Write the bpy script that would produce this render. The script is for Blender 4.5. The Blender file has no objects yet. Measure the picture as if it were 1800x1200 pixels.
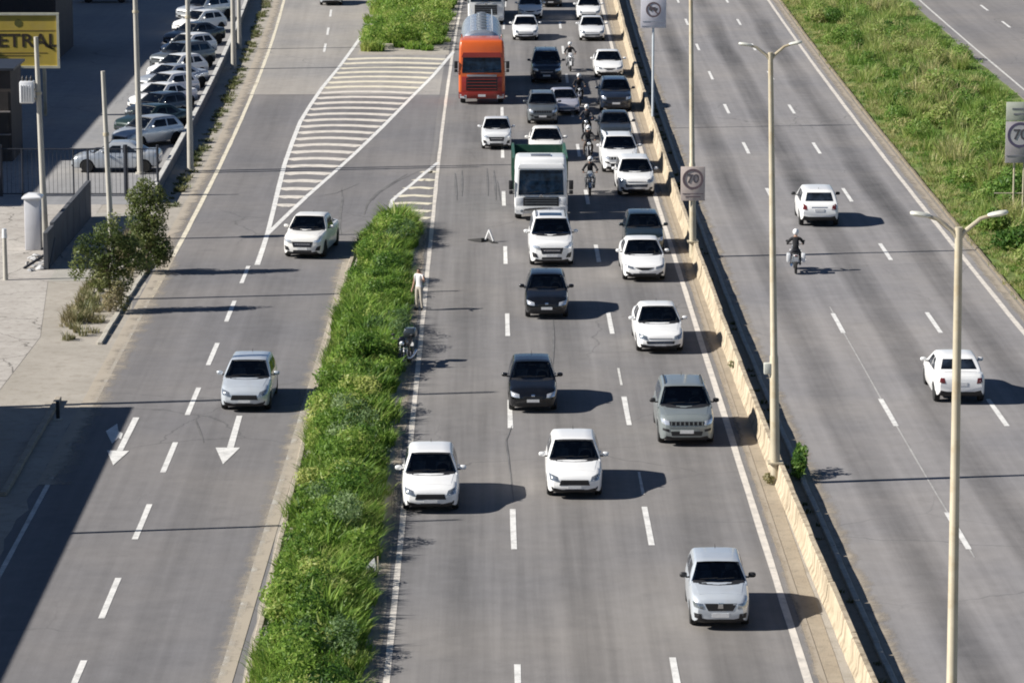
import bpy, bmesh, math, random
import numpy as np
from mathutils import Vector, Matrix
from mathutils.bvhtree import BVHTree

random.seed(7)
rng = np.random.default_rng(11)
SC = bpy.context.scene
COL = SC.collection
R = math.radians

# ------------------------------------------------------------------ camera, sky, sun, exposure
CAM_H, FOCAL, PITCH, YAW = 24.5, 6150.0, R(10.92), R(0.384)     # metres, pixels of the 1800 px photograph, angles
cam = bpy.data.cameras.new('camera')
cam.sensor_fit = 'HORIZONTAL'; cam.sensor_width = 36.0
cam.lens = FOCAL / 1800.0 * 36.0
cam.clip_start = 1.0; cam.clip_end = 3000.0
camo = bpy.data.objects.new('camera', cam); COL.objects.link(camo)
camo.location = (0, 0, CAM_H)
camo.rotation_euler = (math.pi / 2 - PITCH, 0, -YAW)
SC.camera = camo

SUN_EL, SUN_AZ = R(33.0), R(8.0)      # light travels towards +X and slightly away from the camera
world = bpy.data.worlds.new('World'); SC.world = world; world.use_nodes = True
wn, wl = world.node_tree.nodes, world.node_tree.links
sky = wn.new('ShaderNodeTexSky'); sky.sky_type = 'NISHITA'; sky.sun_disc = False
sky.sun_elevation = SUN_EL; sky.sun_rotation = R(262.0)
sky.air_density = 0.62; sky.dust_density = 0.15; sky.ozone_density = 3.0
wl.new(sky.outputs[0], wn['Background'].inputs[0])
wn['Background'].inputs[1].default_value = 0.050
sun = bpy.data.lights.new('sun', 'SUN'); sun.energy = 5.0; sun.angle = R(0.53); sun.color = (1.0, 0.955, 0.885)
suno = bpy.data.objects.new('sun', sun); COL.objects.link(suno)
sd = Vector((math.cos(SUN_EL) * math.cos(SUN_AZ), math.cos(SUN_EL) * math.sin(SUN_AZ), -math.sin(SUN_EL)))
suno.rotation_euler = sd.to_track_quat('-Z', 'Y').to_euler()
suno.location = (-60, 60, 80)
SC.view_settings.view_transform = 'Standard'
SC.view_settings.look = 'None'
SC.view_settings.gamma = 1.0
SC.view_settings.use_curve_mapping = False
SC.view_settings.exposure = 0.70
SC.cycles.max_bounces = 5; SC.cycles.diffuse_bounces = 2; SC.cycles.glossy_bounces = 2
SC.cycles.transparent_max_bounces = 8
SC.cycles.filter_width = 1.9

# ------------------------------------------------------------------ survey: where a photographed ground point lies in the place
_F = Vector((math.sin(YAW) * math.cos(PITCH), math.cos(YAW) * math.cos(PITCH), -math.sin(PITCH)))
_Rt = Vector((math.cos(YAW), -math.sin(YAW), 0))
_U = _Rt.cross(_F)
def G(px, py, z=0.0):
    d = _F * FOCAL + _Rt * (px - 900.0) + _U * (600.0 - py)
    t = (z - CAM_H) / d.z
    return Vector((d.x * t, d.y * t, z))
def height_at(base_y, py):
    """height above the ground of photo row py, on something standing at ground row base_y"""
    p = G(900, base_y)
    d = _F * FOCAL + _Rt * 0 + _U * (600.0 - py)
    return CAM_H + d.z * (p.y / d.y)

# ------------------------------------------------------------------ materials
MATS = {}
def _new(name):
    m = bpy.data.materials.new(name); m.use_nodes = True
    nt = m.node_tree
    return m, nt, nt.nodes, nt.links, nt.nodes['Principled BSDF']
def _noise(n, l, vec, scale, detail=4, rough=0.55, dist=0.0):
    t = n.new('ShaderNodeTexNoise'); t.inputs['Scale'].default_value = scale
    t.inputs['Detail'].default_value = detail; t.inputs['Roughness'].default_value = rough
    t.inputs['Distortion'].default_value = dist
    l.new(vec, t.inputs['Vector']); return t.outputs['Fac']
def _ramp(n, l, fac, stops):
    r = n.new('ShaderNodeValToRGB')
    e = r.color_ramp.elements
    while len(e) < len(stops): e.new(0.5)
    for k, (p, c) in enumerate(stops):
        e[k].position = p; e[k].color = (c, c, c, 1) if not hasattr(c, '__len__') else (*c, 1)
    l.new(fac, r.inputs[0]); return r.outputs[0]
def _mix(n, l, fac, a, b, mode='MIX'):
    x = n.new('ShaderNodeMix'); x.data_type = 'RGBA'; x.blend_type = mode
    for sock, v in ((x.inputs[0], fac), (x.inputs[6], a), (x.inputs[7], b)):
        if hasattr(v, 'is_linked') or hasattr(v, 'links'): l.new(v, sock)
        elif hasattr(v, '__len__'): sock.default_value = (*v[:3], 1)
        else: sock.default_value = v
    return x.outputs[2]
def _math(n, l, op, a, b=None, clamp=False):
    x = n.new('ShaderNodeMath'); x.operation = op; x.use_clamp = clamp
    for k, v in enumerate((a, b)):
        if v is None: continue
        if hasattr(v, 'links'): l.new(v, x.inputs[k])
        else: x.inputs[k].default_value = v
    return x.outputs[0]
def _bump(n, l, b, h, strength=0.3, dist=0.02):
    x = n.new('ShaderNodeBump'); x.inputs['Strength'].default_value = strength; x.inputs['Distance'].default_value = dist
    l.new(h, x.inputs['Height']); l.new(x.outputs[0], b.inputs['Normal'])

def plain(name, col, rough=0.5, metal=0.0, vary=0.10, scale=3.0, coat=0.0, dirt=None, bump=0.0, spec=0.5):
    """one-colour material with soft mottling, optional grime, in the thing's own coordinates"""
    if name in MATS: return MATS[name]
    m, nt, n, l, b = _new(name)
    tc = n.new('ShaderNodeTexCoord')
    f = _noise(n, l, tc.outputs['Object'], scale, 5)
    lo = [c * (1 - vary) for c in col]; hi = [min(1, c * (1 + vary)) for c in col]
    c = _ramp(n, l, f, [(0.3, lo), (0.7, hi)])
    if dirt:
        f2 = _noise(n, l, tc.outputs['Object'], scale * 0.55 + 0.7, 6, 0.65)
        k = _ramp(n, l, f2, [(0.5, 0.0), (0.72, dirt[1])])
        c = _mix(n, l, k, c, dirt[0])
    l.new(c, b.inputs['Base Color'])
    b.inputs['Roughness'].default_value = rough; b.inputs['Metallic'].default_value = metal
    b.inputs['Specular IOR Level'].default_value = spec
    if coat:
        b.inputs['Coat Weight'].default_value = coat; b.inputs['Coat Roughness'].default_value = 0.06
    if bump:
        g = _noise(n, l, tc.outputs['Object'], scale * 12, 3)
        _bump(n, l, b, g, bump, 0.01)
    MATS[name] = m; return m

def asphalt(name, base, band=0.25, streak=0.25, tint=(1, 1, 1)):
    """worn asphalt: an oily band down each lane, polished wheel paths, long streaks, patches and grit. u = lanes across, v = metres along"""
    m, nt, n, l, b = _new(name)
    uv = n.new('ShaderNodeUVMap'); uv.uv_map = 'lane'
    tc = n.new('ShaderNodeTexCoord')
    sp = n.new('ShaderNodeSeparateXYZ'); l.new(uv.outputs[0], sp.inputs[0])
    u, v = sp.outputs[0], sp.outputs[1]
    wob = _noise(n, l, tc.outputs['Object'], 0.05, 2)
    u2 = _math(n, l, 'ADD', u, _math(n, l, 'MULTIPLY', _math(n, l, 'SUBTRACT', wob, 0.5), 0.22))
    fr = _math(n, l, 'ABSOLUTE', _math(n, l, 'SUBTRACT', _math(n, l, 'FRACT', u2), 0.5))
    oil = _ramp(n, l, fr, [(0.0, 1.0), (0.13, 0.75), (0.24, 0.0), (0.5, 0.12)])
    amp = _ramp(n, l, _noise(n, l, tc.outputs['Object'], 0.035, 3), [(0.3, 0.25), (0.7, 1.0)])
    oil = _math(n, l, 'MULTIPLY', oil, amp)
    cb = n.new('ShaderNodeCombineXYZ')
    l.new(_math(n, l, 'MULTIPLY', u, 9.0), cb.inputs[0]); l.new(_math(n, l, 'MULTIPLY', v, 0.05), cb.inputs[1])
    st = _noise(n, l, cb.outputs[0], 1.0, 5, 0.6)
    big = _noise(n, l, tc.outputs['Object'], 0.09, 4)
    grit = _noise(n, l, tc.outputs['Object'], 26.0, 3, 0.7)
    mid = _noise(n, l, tc.outputs['Object'], 1.3, 5, 0.65)
    f = _math(n, l, 'MULTIPLY', oil, -band)
    for src, k in ((st, streak * 2.6), (big, 0.62), (grit, 0.40), (mid, 0.40)):
        f = _math(n, l, 'ADD', f, _math(n, l, 'MULTIPLY', _math(n, l, 'SUBTRACT', src, 0.5), k))
    f = _math(n, l, 'ADD', f, 1.0)
    warm = _mix(n, l, _ramp(n, l, big, [(0.35, 0.0), (0.65, 1.0)]),
                [base * 0.985 * tint[0], base * 0.99 * tint[1], base * 1.02 * tint[2]],
                [base * 1.03 * tint[0], base * 1.0 * tint[1], base * 0.965 * tint[2]])
    h = n.new('ShaderNodeVectorMath'); h.operation = 'SCALE'
    l.new(warm, h.inputs[0]); l.new(f, h.inputs['Scale'])
    col = h.outputs[0]
    # dark oil spots and repair patches
    spot = _ramp(n, l, _noise(n, l, tc.outputs['Object'], 0.55, 5, 0.7), [(0.60, 0.0), (0.74, 0.38)])
    col = _mix(n, l, spot, col, [base * 0.62 * tint[0], base * 0.62 * tint[1], base * 0.62 * tint[2]])
    # sealed cracks, only here and there
    vor = n.new('ShaderNodeTexVoronoi'); vor.feature = 'DISTANCE_TO_EDGE'; vor.inputs['Scale'].default_value = 0.16
    warp = n.new('ShaderNodeVectorMath'); warp.operation = 'ADD'
    nz = n.new('ShaderNodeTexNoise'); nz.inputs['Scale'].default_value = 0.7; nz.inputs['Detail'].default_value = 5
    l.new(tc.outputs['Object'], nz.inputs['Vector'])
    l.new(tc.outputs['Object'], warp.inputs[0]); l.new(nz.outputs['Color'], warp.inputs[1]); l.new(warp.outputs[0], vor.inputs['Vector'])
    crack = _ramp(n, l, vor.outputs['Distance'], [(0.0, 1.0), (0.006, 0.0)])
    gate = _ramp(n, l, _noise(n, l, tc.outputs['Object'], 0.06, 2), [(0.52, 0.0), (0.6, 0.75)])
    col = _mix(n, l, _math(n, l, 'MULTIPLY', crack, gate), col, [base * 0.45] * 3)
    l.new(col, b.inputs['Base Color'])
    b.inputs['Roughness'].default_value = 0.86
    b.inputs['Specular IOR Level'].default_value = 0.35
    _bump(n, l, b, grit, 0.35, 0.01)
    MATS[name] = m; return m

def earth(name, c1, c2, c3, scale=0.5, rough=0.95, grain=18.0, crack=0.0):
    m, nt, n, l, b = _new(name)
    tc = n.new('ShaderNodeTexCoord')
    a = _noise(n, l, tc.outputs['Object'], scale, 6, 0.62)
    d = _noise(n, l, tc.outputs['Object'], scale * 5, 5, 0.7)
    g = _noise(n, l, tc.outputs['Object'], grain, 3, 0.7)
    c = _mix(n, l, _ramp(n, l, a, [(0.38, 0.0), (0.62, 1.0)]), c1, c2)
    c = _mix(n, l, _ramp(n, l, d, [(0.5, 0.0), (0.68, 0.8)]), c, c3)
    c = _mix(n, l, _ramp(n, l, g, [(0.3, 0.32), (0.7, 0.0)]), c, [x * 0.55 for x in c1])
    if crack:
        vor = n.new('ShaderNodeTexVoronoi'); vor.feature = 'DISTANCE_TO_EDGE'; vor.inputs['Scale'].default_value = 0.33
        warp = n.new('ShaderNodeVectorMath'); warp.operation = 'ADD'
        nz = n.new('ShaderNodeTexNoise'); nz.inputs['Scale'].default_value = 0.9; nz.inputs['Detail'].default_value = 5
        l.new(tc.outputs['Object'], nz.inputs['Vector'])
        l.new(tc.outputs['Object'], warp.inputs[0]); l.new(nz.outputs['Color'], warp.inputs[1]); l.new(warp.outputs[0], vor.inputs['Vector'])
        k = _ramp(n, l, vor.outputs['Distance'], [(0.0, crack), (0.012, 0.0)])
        c = _mix(n, l, k, c, [0.05, 0.045, 0.04])
    l.new(c, b.inputs['Base Color']); b.inputs['Roughness'].default_value = rough
    b.inputs['Specular IOR Level'].default_value = 0.25
    _bump(n, l, b, g, 0.5, 0.02)
    MATS[name] = m; return m

def road_paint(name, col, wear=0.5):
    m, nt, n, l, b = _new(name)
    tc = n.new('ShaderNodeTexCoord')
    a = _noise(n, l, tc.outputs['Object'], 2.2, 6, 0.7)
    g = _noise(n, l, tc.outputs['Object'], 22.0, 3, 0.7)
    s = _math(n, l, 'ADD', _math(n, l, 'MULTIPLY', a, 0.7), _math(n, l, 'MULTIPLY', g, 0.3))
    k = _ramp(n, l, s, [(0.52 - wear * 0.10, 0.0), (0.72, wear)])
    c = _mix(n, l, k, col, [0.19, 0.185, 0.18])
    l.new(c, b.inputs['Base Color']); b.inputs['Roughness'].default_value = 0.7
    MATS[name] = m; return m

def foliage(name, ramp, trans=0.35):
    """leaves: the colour of each blade comes from its own stored shade (0..1)"""
    m, nt, n, l, b = _new(name)
    at = n.new('ShaderNodeAttribute'); at.attribute_name = 'shade'
    c = _ramp(n, l, at.outputs['Fac'], ramp)
    l.new(c, b.inputs['Base Color']); b.inputs['Roughness'].default_value = 0.5
    b.inputs['Specular IOR Level'].default_value = 0.3
    tr = n.new('ShaderNodeBsdfTranslucent'); l.new(c, tr.inputs[0])
    mx = n.new('ShaderNodeMixShader'); mx.inputs[0].default_value = trans
    l.new(b.outputs[0], mx.inputs[1]); l.new(tr.outputs[0], mx.inputs[2])
    l.new(mx.outputs[0], n['Material Output'].inputs[0])
    MATS[name] = m; return m

def glass(name, col=(0.012, 0.017, 0.026), rough=0.06):
    m, nt, n, l, b = _new(name)
    tc = n.new('ShaderNodeTexCoord')
    f = _noise(n, l, tc.outputs['Object'], 2.5, 2)
    c = _ramp(n, l, f, [(0.35, [x * 0.5 for x in col]), (0.65, [x * 1.8 for x in col])])
    l.new(c, b.inputs['Base Color'])
    b.inputs['Roughness'].default_value = rough; b.inputs['IOR'].default_value = 1.45
    b.inputs['Specular IOR Level'].default_value = 0.22
    MATS[name] = m; return m

def clear_glass(name, tint):
    m, nt, n, l, b = _new(name)
    tr = n.new('ShaderNodeBsdfTransparent'); tr.inputs[0].default_value = (*tint, 1)
    gl = n.new('ShaderNodeBsdfGlossy'); gl.inputs['Roughness'].default_value = 0.04; gl.inputs[0].default_value = (0.9, 0.95, 1.0, 1)
    fr = n.new('ShaderNodeFresnel'); fr.inputs[0].default_value = 1.52
    mx = n.new('ShaderNodeMixShader'); l.new(fr.outputs[0], mx.inputs[0]); l.new(tr.outputs[0], mx.inputs[1]); l.new(gl.outputs[0], mx.inputs[2])
    l.new(mx.outputs[0], n['Material Output'].inputs[0]); MATS[name] = m; return m
M_SCREEN = clear_glass('windscreen_glass', (0.66, 0.72, 0.74))
M_SCREENB = clear_glass('windscreen_tinted', (0.46, 0.56, 0.64))
A_MAIN = asphalt('asphalt_main', 0.186, 0.30, 0.28, (1.025, 0.99, 0.965))
A_RIGHT = asphalt('asphalt_right', 0.232, 0.62, 0.20, (1.02, 0.985, 0.975))
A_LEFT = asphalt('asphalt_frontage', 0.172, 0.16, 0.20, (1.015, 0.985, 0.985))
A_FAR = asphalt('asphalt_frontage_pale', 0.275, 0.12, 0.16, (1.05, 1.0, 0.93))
A_LOT = asphalt('asphalt_lot', 0.27, 0.05, 0.10, (1.0, 1.0, 1.0))
A_SERV = asphalt('asphalt_service', 0.20, 0.15, 0.15, (1.03, 0.985, 0.96))
E_DIRT = earth('dry_earth', (0.35, 0.32, 0.275), (0.42, 0.385, 0.335), (0.28, 0.25, 0.205), 0.45)
E_VERGE = earth('verge_earth', (0.14, 0.20, 0.055), (0.20, 0.23, 0.08), (0.09, 0.13, 0.04), 0.5)
E_SHOULDER = earth('dusty_shoulder', (0.34, 0.285, 0.215), (0.40, 0.34, 0.26), (0.25, 0.22, 0.17), 0.6)
E_GUTTER = earth('gutter_concrete', (0.24, 0.225, 0.205), (0.30, 0.275, 0.24), (0.18, 0.15, 0.12), 0.8)
E_PAVE = earth('pavement_concrete', (0.36, 0.345, 0.31), (0.43, 0.41, 0.36), (0.29, 0.275, 0.23), 0.4, crack=0.35)
E_YARD = earth('cracked_yard', (0.40, 0.37, 0.335), (0.48, 0.45, 0.41), (0.27, 0.245, 0.215), 0.6, crack=0.85)
P_WHITE = road_paint('road_paint_white', (0.72, 0.71, 0.68), 0.7)
P_WORN = road_paint('road_paint_worn', (0.62, 0.61, 0.57), 0.85)
P_FAINT = road_paint('road_paint_faint', (0.42, 0.41, 0.39), 0.9)
P_CREAM = road_paint('road_paint_cream', (0.70, 0.64, 0.50), 0.6)
P_EDGE = road_paint('road_paint_edge', (0.66, 0.61, 0.54), 0.7)
def stained_concrete(name, c1, c2, stain):
    m, nt, n, l, b = _new(name)
    tc = n.new('ShaderNodeTexCoord'); mp = n.new('ShaderNodeMapping'); mp.inputs['Scale'].default_value = (3.0, 3.0, 0.5)
    ob = n.new('ShaderNodeObjectInfo'); ad = n.new('ShaderNodeVectorMath'); ad.operation = 'ADD'
    l.new(tc.outputs['Object'], ad.inputs[0]); l.new(ob.outputs['Location'], ad.inputs[1]); l.new(ad.outputs[0], mp.inputs[0])
    a = _noise(n, l, ad.outputs[0], 0.8, 6, 0.65); run = _noise(n, l, mp.outputs[0], 1.2, 6, 0.7); g = _noise(n, l, ad.outputs[0], 9.0, 4, 0.7)
    c = _mix(n, l, _ramp(n, l, a, [(0.38, 0.0), (0.62, 1.0)]), c1, c2)
    c = _mix(n, l, _ramp(n, l, run, [(0.46, 0.0), (0.62, 0.85)]), c, stain)
    c = _mix(n, l, _ramp(n, l, g, [(0.58, 0.0), (0.72, 0.6)]), c, [x * 0.5 for x in stain])
    l.new(c, b.inputs['Base Color']); b.inputs['Roughness'].default_value = 0.92; _bump(n, l, b, g, 0.5, 0.02)
    MATS[name] = m; return m
M_BARRIER = stained_concrete('barrier_concrete', (0.40, 0.335, 0.235), (0.50, 0.42, 0.305), (0.20, 0.155, 0.105))
M_DUSTKERB = earth('dusty_kerb', (0.36, 0.32, 0.26), (0.42, 0.37, 0.30), (0.28, 0.24, 0.19), 1.0)
M_KERB = earth('kerb_stone', (0.45, 0.42, 0.36), (0.52, 0.49, 0.42), (0.30, 0.27, 0.22), 1.0)
M_POLE = plain('pole_concrete', (0.42, 0.40, 0.35), 0.8, 0, 0.12, 1.2, bump=0.2)
M_GALV = plain('galvanised_steel', (0.50, 0.445, 0.33), 0.55, 0.2, 0.15, 1.0, dirt=((0.36, 0.26, 0.13), 0.8))
M_LAMP = plain('lamp_head_grey', (0.66, 0.66, 0.58), 0.45, 0.2, 0.08)
M_GLASS = glass('car_glass')
M_GLASSB = glass('car_glass_blue', (0.010, 0.022, 0.042), 0.05)
M_BLACK = plain('black_plastic', (0.014, 0.014, 0.016), 0.55, 0, 0.2)
M_RUBBER = plain('tyre_rubber', (0.018, 0.018, 0.018), 0.85, 0, 0.25, 8)
M_RIM = plain('wheel_alloy', (0.42, 0.42, 0.43), 0.35, 0.8, 0.1)
M_CHROME = plain('chrome', (0.75, 0.75, 0.76), 0.18, 1.0, 0.05)
M_LAMPGLASS = plain('headlamp_glass', (0.72, 0.74, 0.76), 0.12, 0.55, 0.15, 9, coat=0.8)
M_LAMPDARK = plain('headlamp_smoked', (0.30, 0.33, 0.36), 0.12, 0.6, 0.3, 9, coat=0.8)
M_TAIL = plain('tail_lamp_red', (0.13, 0.02, 0.018), 0.2, 0, 0.2, 9, coat=0.6)
M_CABIN = plain('cabin_trim', (0.085, 0.088, 0.095), 0.8, 0, 0.3, 5)
M_SEAT = plain('seat_cloth', (0.24, 0.235, 0.23), 0.9, 0, 0.25, 8)
M_PLATE = plain('number_plate', (0.66, 0.66, 0.66), 0.5, 0, 0.12, 14)
M_SIGN = plain('sign_white', (0.58, 0.49, 0.44), 0.55, 0, 0.06, 3, dirt=((0.48, 0.42, 0.36), 0.5))
M_SIGNINK = plain('sign_ink', (0.10, 0.09, 0.10), 0.6)
M_RING = plain('sign_ring_faded', (0.15, 0.11, 0.12), 0.6, 0, 0.15)
M_WOOD = plain('bark', (0.15, 0.115, 0.08), 0.9, 0, 0.3, 6, bump=0.6)
PAINT = {
    'white': plain('paint_white', (0.80, 0.80, 0.79), 0.32, 0, 0.03, 1.5, coat=0.5, dirt=((0.66, 0.64, 0.60), 0.30)),
    'pearl': plain('paint_pearl', (0.74, 0.745, 0.75), 0.3, 0.05, 0.03, 1.5, coat=0.6, dirt=((0.6, 0.59, 0.56), 0.35)),
    'cream': plain('paint_warm_white', (0.79, 0.775, 0.74), 0.35, 0, 0.04, 1.5, coat=0.4, dirt=((0.6, 0.56, 0.5), 0.35)),
    'silver': plain('paint_silver', (0.50, 0.53, 0.56), 0.32, 0.45, 0.05, 2, coat=0.6, dirt=((0.45, 0.44, 0.42), 0.25)),
    'ice': plain('paint_ice_silver', (0.60, 0.645, 0.69), 0.30, 0.35, 0.04, 2, coat=0.7, dirt=((0.5, 0.49, 0.47), 0.25)),
    'grey': plain('paint_grey', (0.12, 0.135, 0.145), 0.33, 0.3, 0.06, 2, coat=0.6, dirt=((0.3, 0.29, 0.27), 0.25)),
    'sage': plain('paint_sage_grey', (0.245, 0.275, 0.275), 0.30, 0.3, 0.05, 2, coat=0.7, dirt=((0.32, 0.31, 0.28), 0.2)),
    'navy': plain('paint_navy', (0.016, 0.024, 0.042), 0.25, 0.1, 0.1, 2, coat=0.6, dirt=((0.12, 0.12, 0.12), 0.08)),
    'black': plain('paint_black', (0.005, 0.0055, 0.007), 0.2, 0.0, 0.2, 2, coat=0.5, dirt=((0.06, 0.06, 0.06), 0.06)),
    'slate': plain('paint_slate', (0.040, 0.049, 0.058), 0.28, 0.3, 0.08, 2, coat=0.7, dirt=((0.2, 0.2, 0.2), 0.15)),
    'teal': plain('paint_dark_teal', (0.020, 0.032, 0.038), 0.25, 0.3, 0.08, 2, coat=0.7),
    'lilac': plain('paint_lilac_silver', (0.46, 0.46, 0.52), 0.35, 0.3, 0.06, 2, coat=0.5),
    'green': plain('paint_bottle_green', (0.02, 0.04, 0.035), 0.3, 0.2, 0.1, 2, coat=0.6),
    'blue': plain('paint_blue', (0.03, 0.09, 0.25), 0.3, 0.1, 0.1, 2, coat=0.6),
    'orange': plain('paint_orange', (0.62, 0.115, 0.022), 0.32, 0, 0.06, 2, coat=0.5, dirt=((0.42, 0.13, 0.06), 0.3)),
    'orange_red_shaded': plain('paint_orange_red_shaded', (0.27, 0.022, 0.014), 0.32, 0, 0.08, 2, coat=0.5),  # shade of the lower cab front is mixed into this red
}

# ------------------------------------------------------------------ building blocks
def tag(o, label=None, cat=None, group=None, kind=None):
    if label: o['label'] = label
    if cat: o['category'] = cat
    if group: o['group'] = group
    if kind: o['kind'] = kind
    return o
def empty(name, loc=(0, 0, 0), rz=0.0):
    o = bpy.data.objects.new(name, None); COL.objects.link(o)
    o.empty_display_size = 0.3
    o.location = loc; o.rotation_euler = (0, 0, rz); return o
def put(name, mesh, parent=None, loc=(0, 0, 0), rot=(0, 0, 0), mat=None, scale=None):
    o = bpy.data.objects.new(name, mesh); COL.objects.link(o)
    o.parent = parent; o.location = loc; o.rotation_euler = rot
    if scale: o.scale = scale
    if mat is not None and len(o.material_slots):
        o.material_slots[0].link = 'OBJECT'; o.material_slots[0].material = mat
    return o
def mesh_of(name, verts, faces, mats, smooth=None, mi=None):
    me = bpy.data.meshes.new(name)
    me.from_pydata([tuple(v) for v in verts], [], faces)
    for m in (mats if isinstance(mats, (list, tuple)) else [mats]): me.materials.append(m)
    if mi is not None: me.polygons.foreach_set('material_index', mi)
    if smooth is not None:
        me.shade_smooth()
        if smooth < 180: me.set_sharp_from_angle(angle=R(smooth))
    me.update(); return me
class MB:
    """collects shapes into one mesh"""
    def __init__(s): s.v = []; s.f = []
    def add(s, v, f):
        k = len(s.v); s.v += [tuple(p) for p in v]; s.f += [tuple(i + k for i in q) for q in f]; return s
    def box(s, c, d, rz=0.0, rx=0.0, ry=0.0):
        hx, hy, hz = d[0] / 2, d[1] / 2, d[2] / 2
        M = Matrix.Rotation(rz, 3, 'Z') @ Matrix.Rotation(ry, 3, 'Y') @ Matrix.Rotation(rx, 3, 'X')
        v = [Vector(c) + M @ Vector((x * hx, y * hy, z * hz)) for x in (-1, 1) for y in (-1, 1) for z in (-1, 1)]
        return s.add(v, [(0, 1, 3, 2), (4, 6, 7, 5), (0, 4, 5, 1), (2, 3, 7, 6), (0, 2, 6, 4), (1, 5, 7, 3)])
    def tube(s, pts, rad, n=8, caps=True):
        pts = [Vector(p) for p in pts]
        rad = rad if hasattr(rad, '__len__') else [rad] * len(pts)
        rings = []; ref = None
        for i, p in enumerate(pts):
            t = (pts[min(i + 1, len(pts) - 1)] - pts[max(i - 1, 0)]).normalized()
            if ref is None: ref = Vector((1, 0, 0)) if abs(t.x) < 0.9 else Vector((0, 1, 0))
            a = (ref - t * ref.dot(t)).normalized(); b2 = t.cross(a); ref = a
            rings.append([p + (a * math.cos(2 * math.pi * k / n) + b2 * math.sin(2 * math.pi * k / n)) * rad[i] for k in range(n)])
        v = [q for r in rings for q in r]; f = []
        for i in range(len(pts) - 1):
            for k in range(n):
                f.append((i * n + k, i * n + (k + 1) % n, (i + 1) * n + (k + 1) % n, (i + 1) * n + k))
        if caps:
            f.append(tuple(range(n))[::-1]); f.append(tuple((len(pts) - 1) * n + k for k in range(n)))
        return s.add(v, f)
    def lathe(s, prof, n=20, axis='X', c=(0, 0, 0)):
        """prof: (along axis, radius)"""
        v = []; f = []
        for a, r in prof:
            for k in range(n):
                ca, sa = math.cos(2 * math.pi * k / n) * r, math.sin(2 * math.pi * k / n) * r
                p = (a, ca, sa) if axis == 'X' else ((sa, a, ca) if axis == 'Y' else (ca, sa, a))
                v.append((p[0] + c[0], p[1] + c[1], p[2] + c[2]))
        m = len(prof)
        for i in range(m - 1):
            for k in range(n):
                f.append((i * n + k, i * n + (k + 1) % n, (i + 1) * n + (k + 1) % n, (i + 1) * n + k))
        f.append(tuple(range(n))[::-1]); f.append(tuple((m - 1) * n + k for k in range(n)))
        return s.add(v, f)
    def loft(s, rings, close=True, caps=True):
        n = len(rings[0]); v = [p for r in rings for p in r]; f = []
        for i in range(len(rings) - 1):
            for k in range(n if close else n - 1):
                f.append((i * n + k, i * n + (k + 1) % n, (i + 1) * n + (k + 1) % n, (i + 1) * n + k))
        if caps:
            f.append(tuple(range(n))[::-1]); f.append(tuple((len(rings) - 1) * n + k for k in range(n)))
        return s.add(v, f)
    def mesh(s, name, mat, smooth=None, bevel=0.0, seg=2):
        me = mesh_of(name, s.v, s.f, mat)
        bm = bmesh.new(); bm.from_mesh(me)
        bmesh.ops.recalc_face_normals(bm, faces=bm.faces)
        if bevel:
            bmesh.ops.bevel(bm, geom=[e for e in bm.edges if e.calc_face_angle(0) > 0.6], offset=bevel, segments=seg, affect='EDGES', profile=0.5)
        bm.to_mesh(me); bm.free()
        if smooth is not None:
            me.shade_smooth(); me.set_sharp_from_angle(angle=R(smooth))
        return me

# ------------------------------------------------------------------ the lie of the roads (metres; Y runs away from the camera)
def cv_main(y):  return 6.0e-5 * max(0.0, y - 165.0) ** 2
def cv_right(y): return 1.6e-4 * max(0.0, 140.0 - y) ** 2 + 6.5e-5 * max(0.0, y - 145.0) ** 2
def cv_left(y):  return -1.55e-4 * max(0.0, y - 150.0) ** 2
Y0, Y1 = 55.0, 330.0
def bar_x(y): return 8.72 + cv_right(y) * 0.9

def strip(name, x0, x1, cv, y0, y1, z, mat, lanes=1.0, step=3.0, u0=0.0, parent=None, kind='structure', nx=1, jag=0.0):
    """flat ribbon between two lateral offsets that follows a road's curve; x0 and x1 may be functions of y"""
    n = max(2, int((y1 - y0) / step) + 1)
    f0 = x0 if callable(x0) else (lambda y: x0); f1 = x1 if callable(x1) else (lambda y: x1)
    v = []; f = []; uvs = []
    for i in range(n):
        y = y0 + (y1 - y0) * i / (n - 1)
        j0 = random.uniform(-jag, jag); j1 = random.uniform(-jag, jag)
        for k in range(nx + 1):
            t = k / nx
            v.append((f0(y) + j0 + (f1(y) + j1 - f0(y) - j0) * t + cv(y), y, z)); uvs.append((u0 + t * lanes, y))
    w = nx + 1
    for i in range(n - 1):
        for k in range(nx): f.append((i * w + k, i * w + k + 1, (i + 1) * w + k + 1, (i + 1) * w + k))
    me = mesh_of(name, v, f, mat)
    lay = me.uv_layers.new(name='lane')
    for lp in me.loops: lay.data[lp.index].uv = uvs[lp.vertex_index]
    o = put(name, me, parent)
    if parent is None: tag(o, kind=kind)
    return o
def sheet(name, pts, z, mat, kind='structure', parent=None, uvscale=0.27):
    bm = bmesh.new()
    vs = [bm.verts.new((p[0], p[1], z)) for p in pts]
    bm.faces.new(vs); bmesh.ops.triangulate(bm, faces=bm.faces)
    bmesh.ops.recalc_face_normals(bm, faces=bm.faces)
    for f in bm.faces:
        if f.normal.z < 0: f.normal_flip()
    me = bpy.data.meshes.new(name); bm.to_mesh(me); bm.free(); me.materials.append(mat)
    lay = me.uv_layers.new(name='lane')
    for lp in me.loops:
        c = me.vertices[lp.vertex_index].co; lay.data[lp.index].uv = (c.x * uvscale, c.y)
    o = put(name, me, parent)
    if parent is None: tag(o, kind=kind)
    return o

# ground sheet to the horizon
g = sheet('ground', [(-900, -300), (900, -300), (900, 1600), (-900, 1600)], -0.006, E_DIRT)

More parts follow.
